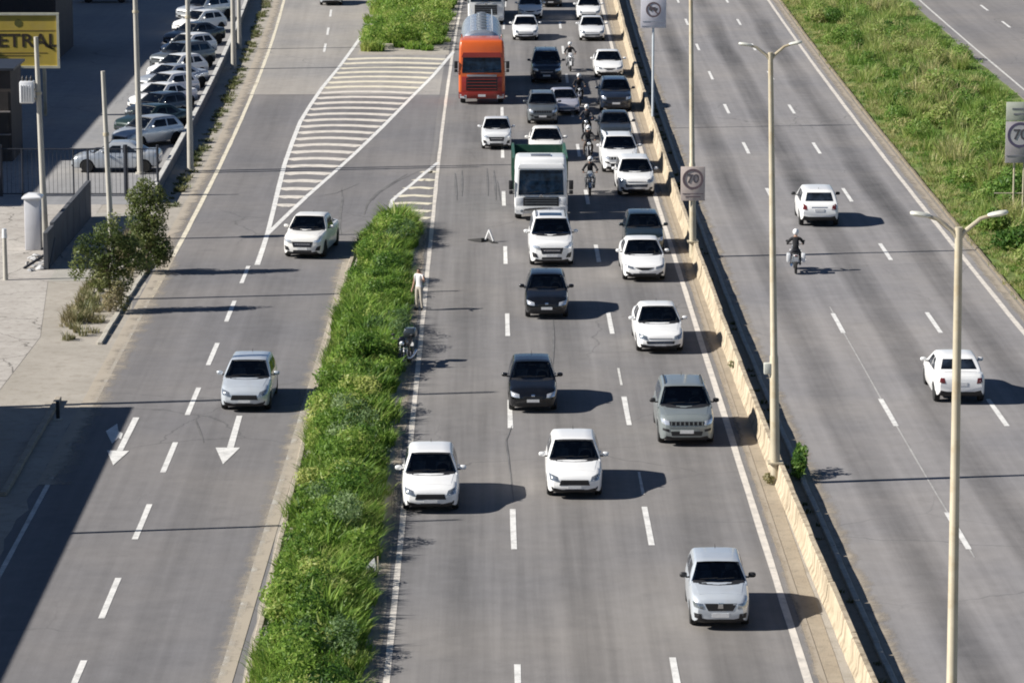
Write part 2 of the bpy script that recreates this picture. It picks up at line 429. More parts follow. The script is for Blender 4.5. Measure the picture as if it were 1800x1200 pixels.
# main carriageway: lane lines at -2.53 / 0.70 / 4.61 / 7.84
main = strip('road_main', -3.0, 8.12, cv_main, Y0, Y1, 0.0, A_MAIN, lanes=3.0 * 11.12 / 10.37, u0=-0.13, nx=3)
main.data.materials[0] = A_MAIN
# frontage road
SEAM = G(500, 167).y
def front_right(y):
    return -6.05 + (0 if y > 130 else -0.012 * (130 - y))
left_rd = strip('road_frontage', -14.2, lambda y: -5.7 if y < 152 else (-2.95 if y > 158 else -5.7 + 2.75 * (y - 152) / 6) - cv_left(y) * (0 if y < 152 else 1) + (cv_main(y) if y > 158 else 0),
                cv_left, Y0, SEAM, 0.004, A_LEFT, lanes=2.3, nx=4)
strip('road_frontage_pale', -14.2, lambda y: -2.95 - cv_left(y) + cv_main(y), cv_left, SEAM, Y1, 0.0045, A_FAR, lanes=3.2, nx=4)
# right carriageway: lane lines at 13.2 / 16.9 / 20.0
right_rd = strip('road_opposite', 9.45, 20.35, cv_right, Y0, Y1, 0.0, A_RIGHT, lanes=3.2, u0=-0.14, nx=3)
strip('gutter', 20.35, 20.85, cv_right, Y0, Y1, 0.002, E_GUTTER, jag=0.06, step=2.0)
strip('shoulder', 8.12, 8.72, cv_main, Y0, Y1, 0.003, E_SHOULDER, jag=0.02, step=2.0)
strip('median_gutter', 8.6, 9.45, cv_right, Y0, Y1, -0.002, E_SHOULDER)
strip('verge', 20.85, 30.6, lambda y: cv_right(y), Y0, Y1, 0.0, E_VERGE)
serv = strip('road_service', 30.6, 40.2, cv_right, Y0, Y1, 0.006, A_SERV, lanes=2.6, nx=2, jag=0.12)
# planted median between the frontage road and the main carriageway
def med_l(y):
    if y < 130: return -5.85
    return -5.85 + 0.35 * (y - 130) / 28 if y < 150 else -5.6 + 1.5 * max(0, (y - 150)) / 10
med = strip('planted_median', lambda y: med_l(y) - 0.25, -2.75, lambda y: 0.0, Y0, 155.0, 0.007, E_DIRT, jag=0.05, step=1.5)
far_med = strip('planted_median_far', lambda y: -8.6 + cv_left(y) * 0.0, -2.75, cv_main, 224.0, Y1, 0.007, E_DIRT, jag=0.05)
# pavement, car park and yard on the left
def wall_x(y): return -15.6 + cv_left(y) * 0.85 - 0.006 * (y - 158)
strip('verge_strip', -15.0, lambda y: -13.72 if y < 134 else -13.92, cv_left, 60, Y1, 0.0055, E_DIRT, jag=0.15, step=1.2)
sheet('pavement', [(wall_x(y), y) for y in range(158, 331, 6)] + [(-14.7 + cv_left(y), y) for y in range(330, 157, -6)] + [(-14.9, 140), (-17.9, 140), (-17.9, 158)], 0.002, E_PAVE)
sheet('car_park', [(-90, 160.6), (wall_x(160.6), 160.6)] + [(wall_x(y), y) for y in range(162, 331, 6)] + [(-90, 330)], 0.001, A_LOT)
sheet('yard', [(-60, 112), (-17.0, 112), (-16.7, 128), (-17.9, 140), (-17.9, 160.6), (-60, 160.6)], 0.0015, E_YARD)

def drift_mat(name, c1, c2):
    m, nt, n, l, b = _new(name)
    uv = n.new('ShaderNodeUVMap'); uv.uv_map = 'lane'; tc = n.new('ShaderNodeTexCoord')
    sp = n.new('ShaderNodeSeparateXYZ'); l.new(uv.outputs[0], sp.inputs[0])
    a = _noise(n, l, tc.outputs['Object'], 0.9, 6, 0.7); g = _noise(n, l, tc.outputs['Object'], 14.0, 3, 0.7)
    l.new(_mix(n, l, a, c1, c2), b.inputs['Base Color']); b.inputs['Roughness'].default_value = 0.95
    k = _math(n, l, 'ADD', sp.outputs[0], _math(n, l, 'MULTIPLY', _math(n, l, 'SUBTRACT', a, 0.5), 1.5))
    k = _math(n, l, 'ADD', k, _math(n, l, 'MULTIPLY', _math(n, l, 'SUBTRACT', g, 0.5), 0.5))
    f = _ramp(n, l, k, [(0.25, 0.0), (0.8, 0.92)])
    tr = n.new('ShaderNodeBsdfTransparent'); mx = n.new('ShaderNodeMixShader')
    l.new(f, mx.inputs[0]); l.new(tr.outputs[0], mx.inputs[1]); l.new(b.outputs[0], mx.inputs[2])
    l.new(mx.outputs[0], n['Material Output'].inputs[0]); MATS[name] = m; return m
D_SAND = drift_mat('drifted_sand', (0.36, 0.31, 0.245), (0.42, 0.37, 0.30))
D_DUST = drift_mat('road_dust', (0.33, 0.28, 0.22), (0.38, 0.33, 0.26))
def drift(parent, x_full, x_clear, cv, y0, y1, mat, z=0.016):
    strip('sand_drift', x_clear, x_full, cv, y0, y1, z, mat, parent=parent, lanes=1.0, step=4.0)
drift(left_rd, -13.8, -12.6, cv_left, 104, 146, D_SAND)
drift(left_rd, -14.1, -13.2, cv_left, 146, 300, D_SAND)
drift(left_rd, -5.75, -6.6, lambda y: -0.012 * max(0, 130 - y), 60, 146, D_SAND)
drift(main, -3.0, -2.62, cv_main, 60, 152, D_DUST)
drift(main, 8.3, 7.95, cv_main, 60, 300, D_DUST)
drift(right_rd, 20.7, 20.15, cv_right, 60, 300, D_DUST)
drift(right_rd, 9.5, 10.2, cv_right, 60, 300, D_DUST)

# ------------------------------------------------------------------ painted markings: parts of their roads
def dashes(parent, x, cv, starts, length, width, mat=P_WHITE, z=0.008):
    for y in starts:
        L = length * random.uniform(0.95, 1.05)
        strip('lane_dash', x - width / 2, x + width / 2, cv, y, y + L, z, mat, step=1.6, parent=parent, jag=0.008)
def line(parent, x, cv, y0, y1, width, mat, z=0.008, name='edge_line', step=2.5):
    xf = x if callable(x) else (lambda y: x)
    strip(name, lambda y: xf(y) - width / 2, lambda y: xf(y) + width / 2, cv, y0, y1, z, mat, step=step, parent=parent, jag=0.012)
ya = G(905, 965).y; sp = (G(905, 550).y - G(905, 895).y) / 2.0
dashes(main, 0.70, cv_main, [ya + sp * k for k in range(-1, 13)], 4.6, 0.17)
yb = G(1122, 958).y
dashes(main, 4.61, cv_main, [yb + sp * k for k in range(-1, 13)], 4.6, 0.17)
line(main, 4.64, cv_main, yb + 6.2, yb + 9.2, 0.09, P_WORN); line(main, 4.60, cv_main, yb + 22.5, yb + 25.5, 0.09, P_WORN)
line(main, -2.53, cv_main, Y0, Y1, 0.17, P_EDGE)
line(main, 7.84, cv_main, Y0, Y1, 0.20, P_EDGE)
yc = G(1400, 200).y
dashes(right_rd, 16.9, cv_right, [yc + sp * k * 1.02 for k in range(-7, 8)], 4.2, 0.17)
yd = G(1278, 200).y
dashes(right_rd, 13.25, cv_right, [yd + sp * k * 1.02 for k in range(-7, 8)], 4.2, 0.17)
line(right_rd, 13.27, cv_right, 95, 134, 0.05, P_FAINT, z=0.0055)
line(right_rd, 20.02, cv_right, Y0, Y1, 0.20, P_EDGE)
dashes(serv, 35.4, cv_right, [205 + 12.0 * k for k in range(0, 9)], 4.2, 0.17, z=0.012)
line(serv, 39.4, cv_right, 190, Y1, 0.2, P_EDGE, z=0.012)
line(serv, 31.3, cv_right, 195, Y1, 0.14, P_WORN, z=0.012)
dashes(left_rd, -10.0, lambda y: cv_left(y) - 0.004 * max(0, 130 - y), [80.3 + 8.45 * k for k in range(0, 8)], 4.3, 0.17, z=0.012)
dashes(left_rd, -9.75, cv_left, [G(558, 92).y, G(565, 62).y, G(571, 30).y, G(577, 3).y], 5.0, 0.16, z=0.012)
line(left_rd, -13.45, cv_left, 84, 116, 0.14, P_WORN, z=0.012)
line(left_rd, -13.38, cv_left, 116, 136, 0.13, P_WORN, z=0.012)
line(left_rd, -13.35, cv_left, 136, Y1, 0.20, P_CREAM, z=0.012)
line(left_rd, front_right, lambda y: 0, 62, 118, 0.17, P_WORN, z=0.012)
line(left_rd, front_right, lambda y: 0, 118, 144.5, 0.18, P_EDGE, z=0.012)
# painted line leading off the gore towards the camera, with the two hatched gores
def gpoly(pxs): return [G(*p) for p in pxs]
def along(pts, t):
    t = max(0.0, min(1.0, t)) * (len(pts) - 1); i = min(int(t), len(pts) - 2)
    return pts[i].lerp(pts[i + 1], t - i)
def at_y(pts, y):
    pts = sorted(pts, key=lambda p: p.y)
    return float(np.interp(y, [p.y for p in pts], [p.x for p in pts]))
gl = gpoly([(634, 66), (620, 86), (595, 120), (566, 155), (545, 186), (528, 214), (514, 250), (500, 290), (490, 330), (480, 372), (470, 412), (461, 440), (452, 466)])
gr = gpoly([(797, 92), (760, 135), (720, 175), (670, 226), (620, 274), (580, 310), (540, 345), (505, 378), (470, 412)])
def ribbon(name, pts, width, mat, z, parent, jag=0.006):
    pts = [Vector((p.x, p.y, 0)) for p in pts]
    v = []; f = []
    for i, p in enumerate(pts):
        t = (pts[min(i + 1, len(pts) - 1)] - pts[max(i - 1, 0)]).normalized()
        nrm = Vector((-t.y, t.x, 0)); wv = (width(i / (len(pts) - 1)) if callable(width) else width) / 2 * random.uniform(0.93, 1.07)
        a, b2 = p + nrm * wv, p - nrm * wv
        v += [(a.x, a.y, z), (b2.x, b2.y, z)]
    for i in range(len(pts) - 1): f.append((2 * i, 2 * i + 1, 2 * i + 3, 2 * i + 2))
    me = mesh_of(name, v, f, mat)
    lay = me.uv_layers.new(name='lane')
    return put(name, me, parent)
ribbon('edge_line', gl, 0.22, P_WHITE, 0.013, left_rd)
ribbon('edge_line', gr, 0.22, P_WHITE, 0.0135, left_rd)
y = G(490, 362).y
while y < 222:
    xl, xr = at_y(gl, y) + 0.12, at_y(gr, y) - 0.12
    n = 9; top = 0.55; pts = []
    for i in range(n):
        t = i / (n - 1)
        bow = top * (1 - ((t - 0.42) / 0.58) ** 2 if t > 0.42 else 1 - ((0.42 - t) / 0.42) ** 2) * min(1.0, (xr - xl) / 4.0)
        x = xl + (xr - xl) * t; yy = y + bow * 1.4
        pts.append(Vector((min(x, at_y(gr, yy) - 0.1), yy, 0)))
    if xr - xl > 0.35: ribbon('gore_stripe', pts, 0.95, P_EDGE if y < 205 else P_CREAM, 0.012, left_rd)
    y += 2.55
sl = gpoly([(770, 286), (745, 306), (722, 326), (704, 340), (690, 352), (686, 366)])
sr = [Vector((-2.68 + cv_main(G(770, yy).y), G(770, yy).y, 0)) for yy in (286, 310, 330, 350, 372, 392)]
ribbon('edge_line', sl, 0.2, P_WHITE, 0.013, left_rd)
for yy in (304, 318, 332, 346, 359, 372, 384):
    y = G(740, yy).y
    a, b2 = at_y(sl, y), at_y(sr, y)
    if b2 - a > 0.25:
        ribbon('gore_stripe', [Vector((a + (b2 - a) * t, y + 0.5 * math.sin(math.pi * min(1, t * 1.1)) * 0.8, 0)) for t in (0, .25, .5, .75, 1)], 0.62, P_CREAM, 0.012, left_rd)
# arrows on the frontage road
def arrow(parts, parent, mat):
    m = MB()
    for j, p in enumerate(parts):
        q = [G(*c) for c in p]
        k = len(m.v); m.v += [(c.x, c.y, 0.013 + .0015 * j) for c in q]; m.f.append(tuple(range(k, k + len(q))))
    me = m.mesh('arrow_marking', mat); me.uv_layers.new(name='lane')
    for poly in me.polygons:
        if poly.normal.z < 0: poly.flip()
    put('arrow_marking', me, parent)
arrow([[(416, 731), (426, 731), (411, 787), (399, 787)], [(379, 787), (422, 787), (392, 816)]], left_rd, P_WHITE)
arrow([[(234, 734), (245, 734), (216, 792), (205, 792)], [(216, 762), (213, 772), (198, 765), (203, 756)], [(186, 758), (206, 745), (210, 768), (197, 780)], [(188, 792), (227, 793), (199, 818)]], left_rd, P_WHITE)
# skid marks and sealed joints
M_SKID = plain('skid_rubber', (0.135, 0.132, 0.13), 0.9, 0, 0.25, 1.0)
def skid(pts, w, parent, n=14):
    pts = gpoly(pts); xs = [p.x for p in pts]; ys = [p.y for p in pts]; tt = np.linspace(0, 1, len(pts)); t2 = np.linspace(0, 1, n)
    ribbon('tyre_mark', [Vector((np.interp(t, tt, xs), np.interp(t, tt, ys), 0)) for t in t2], lambda t: w * (0.25 + 0.75 * math.sin(math.pi * min(max(t, 0.03), 0.97))), M_SKID, 0.0115, parent)
skid([(716, 306), (686, 324), (662, 340), (646, 358), (640, 378)], 0.14, left_rd)
skid([(600, 330), (602, 352), (598, 376), (597, 400), (600, 412)], 0.12, left_rd)
skid([(740, 300), (700, 318), (668, 338), (655, 352)], 0.07, left_rd)
skid([(560, 345), (590, 340), (632, 323)], 0.06, left_rd)
skid([(800, 305), (801, 330), (803, 352)], 0.12, main); skid([(812, 300), (812, 345)], 0.10, main)
skid([(856, 296), (858, 345)], 0.10, main); skid([(868, 300), (872, 352)], 0.12, main); skid([(874, 318), (879, 352)], 0.08, main)
skid([(343, 735), (352, 760), (358, 778)], 0.08, left_rd); skid([(900, 748), (889, 775), (893, 800), (903, 880)], 0.06, main)
skid([(972, 560), (973, 600), (972, 640)], 0.08, main)
strip('asphalt_seam', -14.1, -8.2, cv_left, SEAM - .15, SEAM + .12, 0.0125, A_LEFT, parent=left_rd, step=0.1)

# ------------------------------------------------------------------ concrete barrier between the carriageways
def barrier():
    root = empty('concrete_barrier', (8.9, 120, 0))
    tag(root, 'long cream concrete barrier dividing the two carriageways', 'barrier')
    prof = [(-0.21, 0.0), (-0.20, 0.07), (-0.13, 0.22), (-0.10, 0.61), (-0.07, 0.65), (0.07, 0.65), (0.10, 0.61), (0.13, 0.22), (0.20, 0.07), (0.21, 0.0)]
    L = 5.0
    me = None
    y = 60.0
    rr = random.Random(3)
    variants = []
    for k in range(4):
        rings = []
        for yy in (0.0, 0.05, 1.3, 2.5, 3.7, L - 0.07, L - 0.02):
            inset = 0.06 if yy in (0.0, L - 0.02) else 0.0
            rings.append([(x * (1 - inset) + rr.uniform(-0.008, 0.008), yy, max(0.0, z - inset * (z > 0.5)) + (rr.uniform(-0.014, 0.01) if z > 0.5 else 0)) for x, z in prof])
        variants.append(MB().loft(rings, close=False).mesh('barrier_segment', M_BARRIER, smooth=35))
    while y < 300:
        x0, x1 = bar_x(y), bar_x(y + L)
        o = put('barrier_segment', variants[rr.randrange(4)], root, rot=(0, 0, -math.atan2(x1 - x0, L) + rr.uniform(-0.002, 0.002)))
        o.location = (x0 - 8.9 + rr.uniform(-0.015, 0.015), y - 120, 0)
        y += L
barrier()
def kerb(name, x, cv, y0, y1, label, w=0.16, h=0.13, mat=M_KERB):
    root = empty(name, (0, 0, 0)); tag(root, kind='structure')
    me = MB().box((0, 0.985, h / 2), (w, 1.96, h)).mesh('kerb_stone', mat, smooth=30, bevel=0.02, seg=1)
    me2 = MB().box((0, 3.98, h / 2), (w, 7.94, h)).mesh('kerb_stone', mat, smooth=30, bevel=0.02, seg=1)
    y = y0
    xf = x if callable(x) else (lambda q: x)
    while y < y1:
        near = y < 175
        st = 2.0 if near else 8.0
        a, b2 = xf(y) + cv(y), xf(y + st) + cv(y + st)
        put('kerb_stone', me if near else me2, root, (a + random.uniform(-0.015, 0.015), y, random.uniform(-0.015, 0.005)), (0, 0, -math.atan2(b2 - a, st)))
        y += st
kerb('kerb_median', lambda y: med_l(y) - 0.1, lambda y: 0, 62, 147, '', mat=M_DUSTKERB, h=.08)
kerb('kerb_verge', 20.88, cv_right, 70, 300, '', 0.14, 0.10, plain('kerb_mossy', (.20, .165, .115), .9, 0, .3, 1.5))
kerb('kerb_opposite', 9.40, cv_right, 64, 290, '', 0.16, 0.12)

kq = [G(175, 606), G(203, 560), G(232, 512), G(262, 470)]
kerb('kerb_frontage', lambda y: at_y(kq, y), lambda y: 0, kq[0].y, kq[-1].y, '', 0.2, 0.12)
kq2 = [G(78, 748), G(104, 704)]
kerb('kerb_yard', lambda y: at_y(kq2, y), lambda y: 0, kq2[0].y - 10, kq2[1].y, '', 0.2, 0.16, M_DUSTKERB)

# ------------------------------------------------------------------ cars
PATCH_N = (8, 5)
def interp(pts, t):
    return float(np.interp(t, [p[0] for p in pts], [p[1] for p in pts]))
def smooth_prof(pts, t, r=0.05):
    return (interp(pts, t - r) + 2 * interp(pts, t) + interp(pts, t + r)) / 4.0

TYPES = {
    # L W H | nose z, hood edge z, cowl z | cowl t, roof front t, roof rear t, rear glass base t | belt z, deck z | roof half width fraction
    'hatch':  dict(L=3.92, W=1.70, H=1.50, zn=0.70, zh=0.84, zc=0.99, tc=1.02, rf=1.78, rr=3.32, tb=3.78, belt=0.97, deck=0.97, wr=0.36, R=0.30, face='oval'),
    'hatch2': dict(L=3.95, W=1.69, H=1.48, zn=0.68, zh=0.82, zc=0.97, tc=1.05, rf=1.82, rr=3.30, tb=3.78, belt=0.95, deck=0.95, wr=0.36, R=0.30, face='plain'),
    'mini':   dict(L=3.68, W=1.58, H=1.49, zn=0.80, zh=0.92, zc=1.04, tc=0.98, rf=1.58, rr=3.10, tb=3.50, belt=1.02, deck=1.02, wr=0.37, R=0.30, face='chev'),
    'sedan':  dict(L=4.35, W=1.74, H=1.47, zn=0.68, zh=0.82, zc=0.96, tc=1.12, rf=1.92, rr=3.02, tb=3.72, belt=0.95, deck=1.04, wr=0.35, R=0.31, face='wide'),
    'sedan2': dict(L=4.60, W=1.77, H=1.46, zn=0.66, zh=0.80, zc=0.95, tc=1.18, rf=2.00, rr=3.15, tb=3.92, belt=0.94, deck=1.03, wr=0.35, R=0.32, face='vee'),
    'suv':    dict(L=4.40, W=1.83, H=1.64, zn=0.88, zh=1.00, zc=1.10, tc=1.15, rf=1.86, rr=3.78, tb=4.26, belt=1.09, deck=1.09, wr=0.37, R=0.35, face='slots', rails=True),
    'suv2':   dict(L=4.75, W=1.86, H=1.80, zn=0.98, zh=1.08, zc=1.18, tc=1.28, rf=1.95, rr=4.20, tb=4.66, belt=1.15, deck=1.15, wr=0.37, R=0.38, face='big', rails=True, sunroof=True),
    'xover':  dict(L=4.20, W=1.78, H=1.59, zn=0.82, zh=0.95, zc=1.05, tc=1.06, rf=1.74, rr=3.55, tb=4.05, belt=1.03, deck=1.03, wr=0.36, R=0.34, face='wide', rails=False),
    'pickup': dict(L=4.75, W=1.80, H=1.66, zn=0.92, zh=1.04, zc=1.13, tc=1.20, rf=1.84, rr=3.02, tb=3.18, belt=1.10, deck=1.08, wr=0.37, R=0.36, face='big', bed=True),
}
FACES = {  # front-view quads: (name, material, mirrored, [(x fraction of half width, z fraction of nose height)] from inner-bottom counter-clockwise
    'oval': [('grille', 'K', 0, [(-.54, .64), (.54, .64), (.48, .87), (-.48, .87)]),
             ('lower_intake', 'K', 0, [(-.36, .40), (.36, .40), (.34, .47), (-.34, .47)]),
             ('fog_lamp', 'K', 1, [(.60, .40), (.80, .46), (.82, .60), (.70, .50)]),
             ('headlight', 'D', 1, [(.54, .80), (.86, .86), (.91, 1.13), (.60, 1.0)]),
             ('number_plate', 'P', 0, [(-.23, .50), (.23, .50), (.23, .62), (-.23, .62)])],
    'plain': [('grille', 'K', 0, [(-.40, .80), (.40, .80), (.42, .87), (-.42, .87)]),
              ('lower_intake', 'K', 0, [(-.62, .38), (.62, .38), (.56, .56), (-.56, .56)]),
              ('headlight', 'H', 1, [(.54, .80), (.86, .86), (.90, 1.08), (.56, .98)]),
              ('number_plate', 'P', 0, [(-.25, .58), (.25, .58), (.25, .72), (-.25, .72)]),
              ('badge', 'C', 0, [(-.07, .87), (.07, .87), (.07, .97), (-.07, .97)])],
    'chev': [('grille', 'K', 0, [(-.40, .68), (.40, .68), (.54, .92), (-.54, .92)]),
             ('badge', 'C', 0, [(-.09, .76), (.09, .76), (.07, .94), (-.07, .94)]),
             ('headlight', 'D', 1, [(.55, .74), (.86, .79), (.90, .95), (.57, .91)]),
             ('fog_lamp', 'K', 1, [(.60, .42), (.84, .44), (.86, .60), (.62, .58)]),
             ('lower_intake', 'K', 0, [(-.50, .26), (.50, .26), (.44, .40), (-.44, .40)]),
             ('number_plate', 'P', 0, [(-.28, .46), (.28, .46), (.28, .60), (-.28, .60)])],
    'wide': [('grille', 'K', 0, [(-.56, .56), (.56, .56), (.60, .72), (-.60, .72)]),
             ('chrome_bar', 'C', 0, [(-.50, .84), (.50, .84), (.50, .875), (-.50, .875)]),
             ('lower_intake', 'K', 0, [(-.50, .36), (.50, .36), (.44, .44), (-.44, .44)]),
             ('headlight', 'D', 1, [(.54, .78), (.87, .85), (.91, 1.10), (.57, .97)]),
             ('fog_lamp', 'K', 1, [(.66, .40), (.82, .44), (.84, .56), (.68, .54)]),
             ('number_plate', 'P', 0, [(-.24, .45), (.24, .45), (.24, .55), (-.24, .55)])],
    'vee': [('grille', 'K', 0, [(-.16, .76), (.16, .76), (.46, .92), (-.46, .92)]),
            ('lower_intake', 'K', 0, [(-.46, .40), (.46, .40), (.54, .56), (-.54, .56)]),
            ('headlight', 'D', 1, [(.50, .84), (.86, .92), (.90, 1.08), (.52, .96)]),
            ('fog_lamp', 'K', 1, [(.62, .44), (.86, .54), (.84, .70), (.64, .58)]),
            ('number_plate', 'P', 0, [(-.26, .60), (.26, .60), (.26, .70), (-.26, .70)])],
    'slots': [('grille', 'K', 0, [(-.58, .80), (.58, .80), (.62, .94), (-.62, .94)]),
              ('headlight', 'H', 1, [(.60, .80), (.86, .86), (.90, 1.02), (.62, .96)]),
              ('bumper_bar', 'B', 0, [(-.62, .70), (.62, .70), (.62, .76), (-.62, .76)]),
              ('lower_intake', 'K', 0, [(-.52, .42), (.52, .42), (.56, .58), (-.56, .58)]),
              ('fog_lamp', 'K', 1, [(.62, .56), (.84, .62), (.84, .70), (.62, .66)]),
              ('number_plate', 'P', 0, [(-.24, .50), (.24, .50), (.24, .62), (-.24, .62)])],
    'big': [('grille', 'K', 0, [(-.44, .58), (.44, .58), (.52, .84), (-.52, .84)]),
            ('chrome_bar', 'C', 0, [(-.36, .70), (.36, .70), (.38, .745), (-.38, .745)]),
            ('headlight', 'H', 1, [(.54, .76), (.86, .84), (.90, .98), (.56, .90)]),
            ('fog_lamp', 'K', 1, [(.62, .42), (.84, .44), (.88, .66), (.70, .60)]),
            ('lower_intake', 'K', 0, [(-.46, .34), (.46, .34), (.44, .44), (-.44, .44)]),
            ('number_plate', 'P', 0, [(-.24, .45), (.24, .45), (.24, .56), (-.24, .56)])],
}
_wheel_cache = {}
def wheel_meshes(Rw, wid=0.20):
    key = round(Rw, 3)
    if key not in _wheel_cache:
        t = MB().lathe([(-wid / 2, Rw * 0.62), (-wid / 2, Rw * 0.92), (-wid * 0.38, Rw), (wid * 0.38, Rw), (wid / 2, Rw * 0.92), (wid / 2, Rw * 0.62)], 22).mesh('tyre', M_RUBBER, 35)
        m = MB().lathe([(-wid * 0.42, Rw * 0.2), (-wid * 0.42, Rw * 0.62), (wid * 0.44, Rw * 0.64), (wid * 0.30, Rw * 0.56), (wid * 0.30, Rw * 0.2)], 20)
        for k in range(5):
            a = 2 * math.pi * k / 5
            m.box((wid * 0.36, math.cos(a) * Rw * 0.33, math.sin(a) * Rw * 0.33), (0.03, Rw * 0.52, Rw * 0.13), rx=a)
        _wheel_cache[key] = (t, m.mesh('rim', M_RIM, 35))
    return _wheel_cache[key]

def car_shell(P):
    L, W, H = P['L'], P['W'], P['H']; zn, zh, zc = P['zn'], P['zh'], P['zc']
    top = [(-.3, zn * .84), (0, zn * .84), (0.035, zn * 0.99), (0.12, zn * 1.06), (0.30, zh), (P['tc'], zc), (P['tc'] + .3, P['belt'] + .01)]
    if P.get('bed'):
        top += [(P['tb'], P['belt']), (L - .08, P['deck']), (L - .02, P['deck'] - .03), (L, P['deck'] - .14)]
    elif P['deck'] > P['belt'] + .02:
        top += [(P['tb'] - .4, P['belt'] + .02), (P['tb'], P['deck']), (L - .16, P['deck'] + .01), (L - .05, P['deck'] - .05), (L, P['deck'] - .22)]
    else:
        top += [(P['tb'] - .5, P['belt'] + .02), (L - .16, P['belt'] + .01), (L - .06, P['belt'] - .08), (L, P['belt'] - .25)]
    top.append((L + .3, top[-1][1]))
    bot = [(-.3, .34), (0, .32), (.04, .24), (.12, .20), (.6, .19), (L - .6, .21), (L - .12, .28), (L - .03, .38), (L, .46), (L + .3, .46)]
    wid = [(-.3, .36), (0, .36), (.05, .412), (.14, .448), (.28, .472), (.5, .487), (.95, .498), (L - 1.0, .50), (L - .5, .49), (L - .2, .47), (L - .06, .44), (L, .40), (L + .3, .40)]
    Rw = P['R']; Ra = Rw + 0.055
    tf, tr = P['tc'] * 0.52 + 0.22, L - 0.72 - (0.12 if P.get('bed') else 0)
    P['tf'], P['tr'] = tf, tr
    ts = set([0, .015, .035, .06, .09, .13, .18, .24, .31, L, L - .015, L - .035, L - .07, L - .11, L - .17, L - .25])
    for c in (tf, tr):
        for k in range(-7, 8): ts.add(round(c + Ra * math.sin(math.pi / 2 * k / 7), 3))
    t = 0.45
    while t < L - .3: ts.add(round(t, 3)); t += 0.16
    ts = sorted(ts)
    ts2 = [ts[0]]
    for t in ts[1:]:
        if t - ts2[-1] > 0.012: ts2.append(t)
    ts = ts2
    V = []; F = []; MI = []
    def push(rings, mats):
        k0 = len(V); n = len(rings[0])
        for r in rings: V.extend(r)
        for i in range(len(rings) - 1):
            for k in range(n - 1):
                F.append((k0 + i * n + k, k0 + (i + 1) * n + k, k0 + (i + 1) * n + k + 1, k0 + i * n + k + 1)); MI.append(mats(k, n))
        F.append(tuple(k0 + k for k in range(n))); MI.append(0)
        F.append(tuple(k0 + (len(rings) - 1) * n + k for k in range(n))[::-1]); MI.append(0)
    rings = []
    for t in ts:
        w = smooth_prof(wid, t, .03) * W; zt = smooth_prof(top, t, .035); zb = interp(bot, t)
        dz = zt - zb
        arch = 0
        for c in (tf, tr):
            if abs(t - c) <= Ra + 1e-6: arch = max(arch, Rw + math.sqrt(max(0, Ra ** 2 - (t - c) ** 2)))
        crown = 0.035 if t < P['tc'] else 0.02
        half = [(w - .24 if w > .5 else w * .7, zb), (w * .965, zb + .05), (w * .995, zb + .25 * dz), (w, zb + .52 * dz), (w * .99, zb + .74 * dz), (w * .962, zb + .88 * dz), (w * .91, zb + .965 * dz), (w * .80, zt), (w * .5, zt + crown * .65), (0, zt + crown)]
        if arch:
            half = [(x, z) if k in (0,) or k > 4 else (x, max(z, min(arch, zt - .10) + k * 0.002)) for k, (x, z) in enumerate(half)]
        yy = t - L / 2
        ring = [(0, yy, zb)] + [(x, yy, z) for x, z in half] + [(-x, yy, z) for x, z in half[-2::-1]] + [(0, yy, zb)]
        rings.append(ring)
    push(rings, lambda k, n: 1 if k in (0, 1, n - 3, n - 2) else 0)
    nl = len(rings[0]); cut = set(); fi = 0
    for i in range(len(rings) - 1):
        for k in range(nl - 1):
            # the top of the lower shell is open under the cabin
            if 8 <= k <= nl - 10 and P['tc'] + .12 < ts[i] and ts[i + 1] < P['tb'] - .25: cut.add(fi)
            fi += 1
    lower_end = len(F)
    # greenhouse
    prof = [(P['tc'], zc - .05), (P['rf'] - .02, H - .045), (P['rf'] + .18, H - .012), ((P['rf'] + P['rr']) / 2, H), (P['rr'] - .15, H - .02), (P['rr'], H - .05), (P['tb'], P['deck'] - .02)]
    belt = P['belt'] - .03
    gs = sorted(set([round(P['tc'] + (P['tb'] - P['tc']) * k / 26, 3) for k in range(27)] + [round(P['rf'], 3), round(P['rr'], 3), round(P['rf'] + .06, 3)]))
    rings = []
    for t in gs:
        z = smooth_prof(prof, t, .04) if P['tc'] + .05 < t < P['tb'] - .05 else interp(prof, t)
        w = interp(wid, min(max(t, 1.0), L - .55)) * W
        wb = w * .955 - (0.05 * max(0, (t - P['rr']) / (P['tb'] - P['rr'])))
        wr = P['wr'] * W
        def xw(zz):
            f = max(0, min(1, (zz - belt) / (H - belt))); return wb - (wb - wr) * f ** 1.25
        z = max(z, belt + .012)
        dzg = z - belt
        half = [(wb, belt - .05), (xw(belt + dzg * .3), belt + dzg * .3), (xw(belt + dzg * .62), belt + dzg * .62), (xw(belt + dzg * .86) - .006, belt + dzg * .86), (xw(belt + dzg * .955) - .02, belt + dzg * .955), (xw(z) - .055, z), (xw(z) * .55, z + .014), (0, z + .018)]
        yy = t - L / 2
        rings.append([(x, yy, q) for x, q in half] + [(-x, yy, q) for x, q in half[-2::-1]])
    push(rings, lambda k, n: 0)
    ng = len(rings[0]); fi = lower_end
    for i in range(len(rings) - 1):
        for k in range(ng - 1):
            if 5 <= k <= ng - 7 and gs[i] > P['tc'] + .03 and gs[i + 1] < P['rf'] + .005: cut.add(fi)
            fi += 1
    liner = [[(x * .93, yy, q - .035) for x, yy, q in r] for r in rings]
    lv = [p for r in liner for p in r]; lf = []
    for i in range(len(liner) - 1):
        for k in range(ng - 1):
            if not (5 <= k <= ng - 7 and gs[i + 1] < P['rf'] + .06): lf.append((i * ng + k, i * ng + k + 1, (i + 1) * ng + k + 1, (i + 1) * ng + k))
    P['cut'] = cut; P['liner'] = (lv, lf)
    return V, F, MI

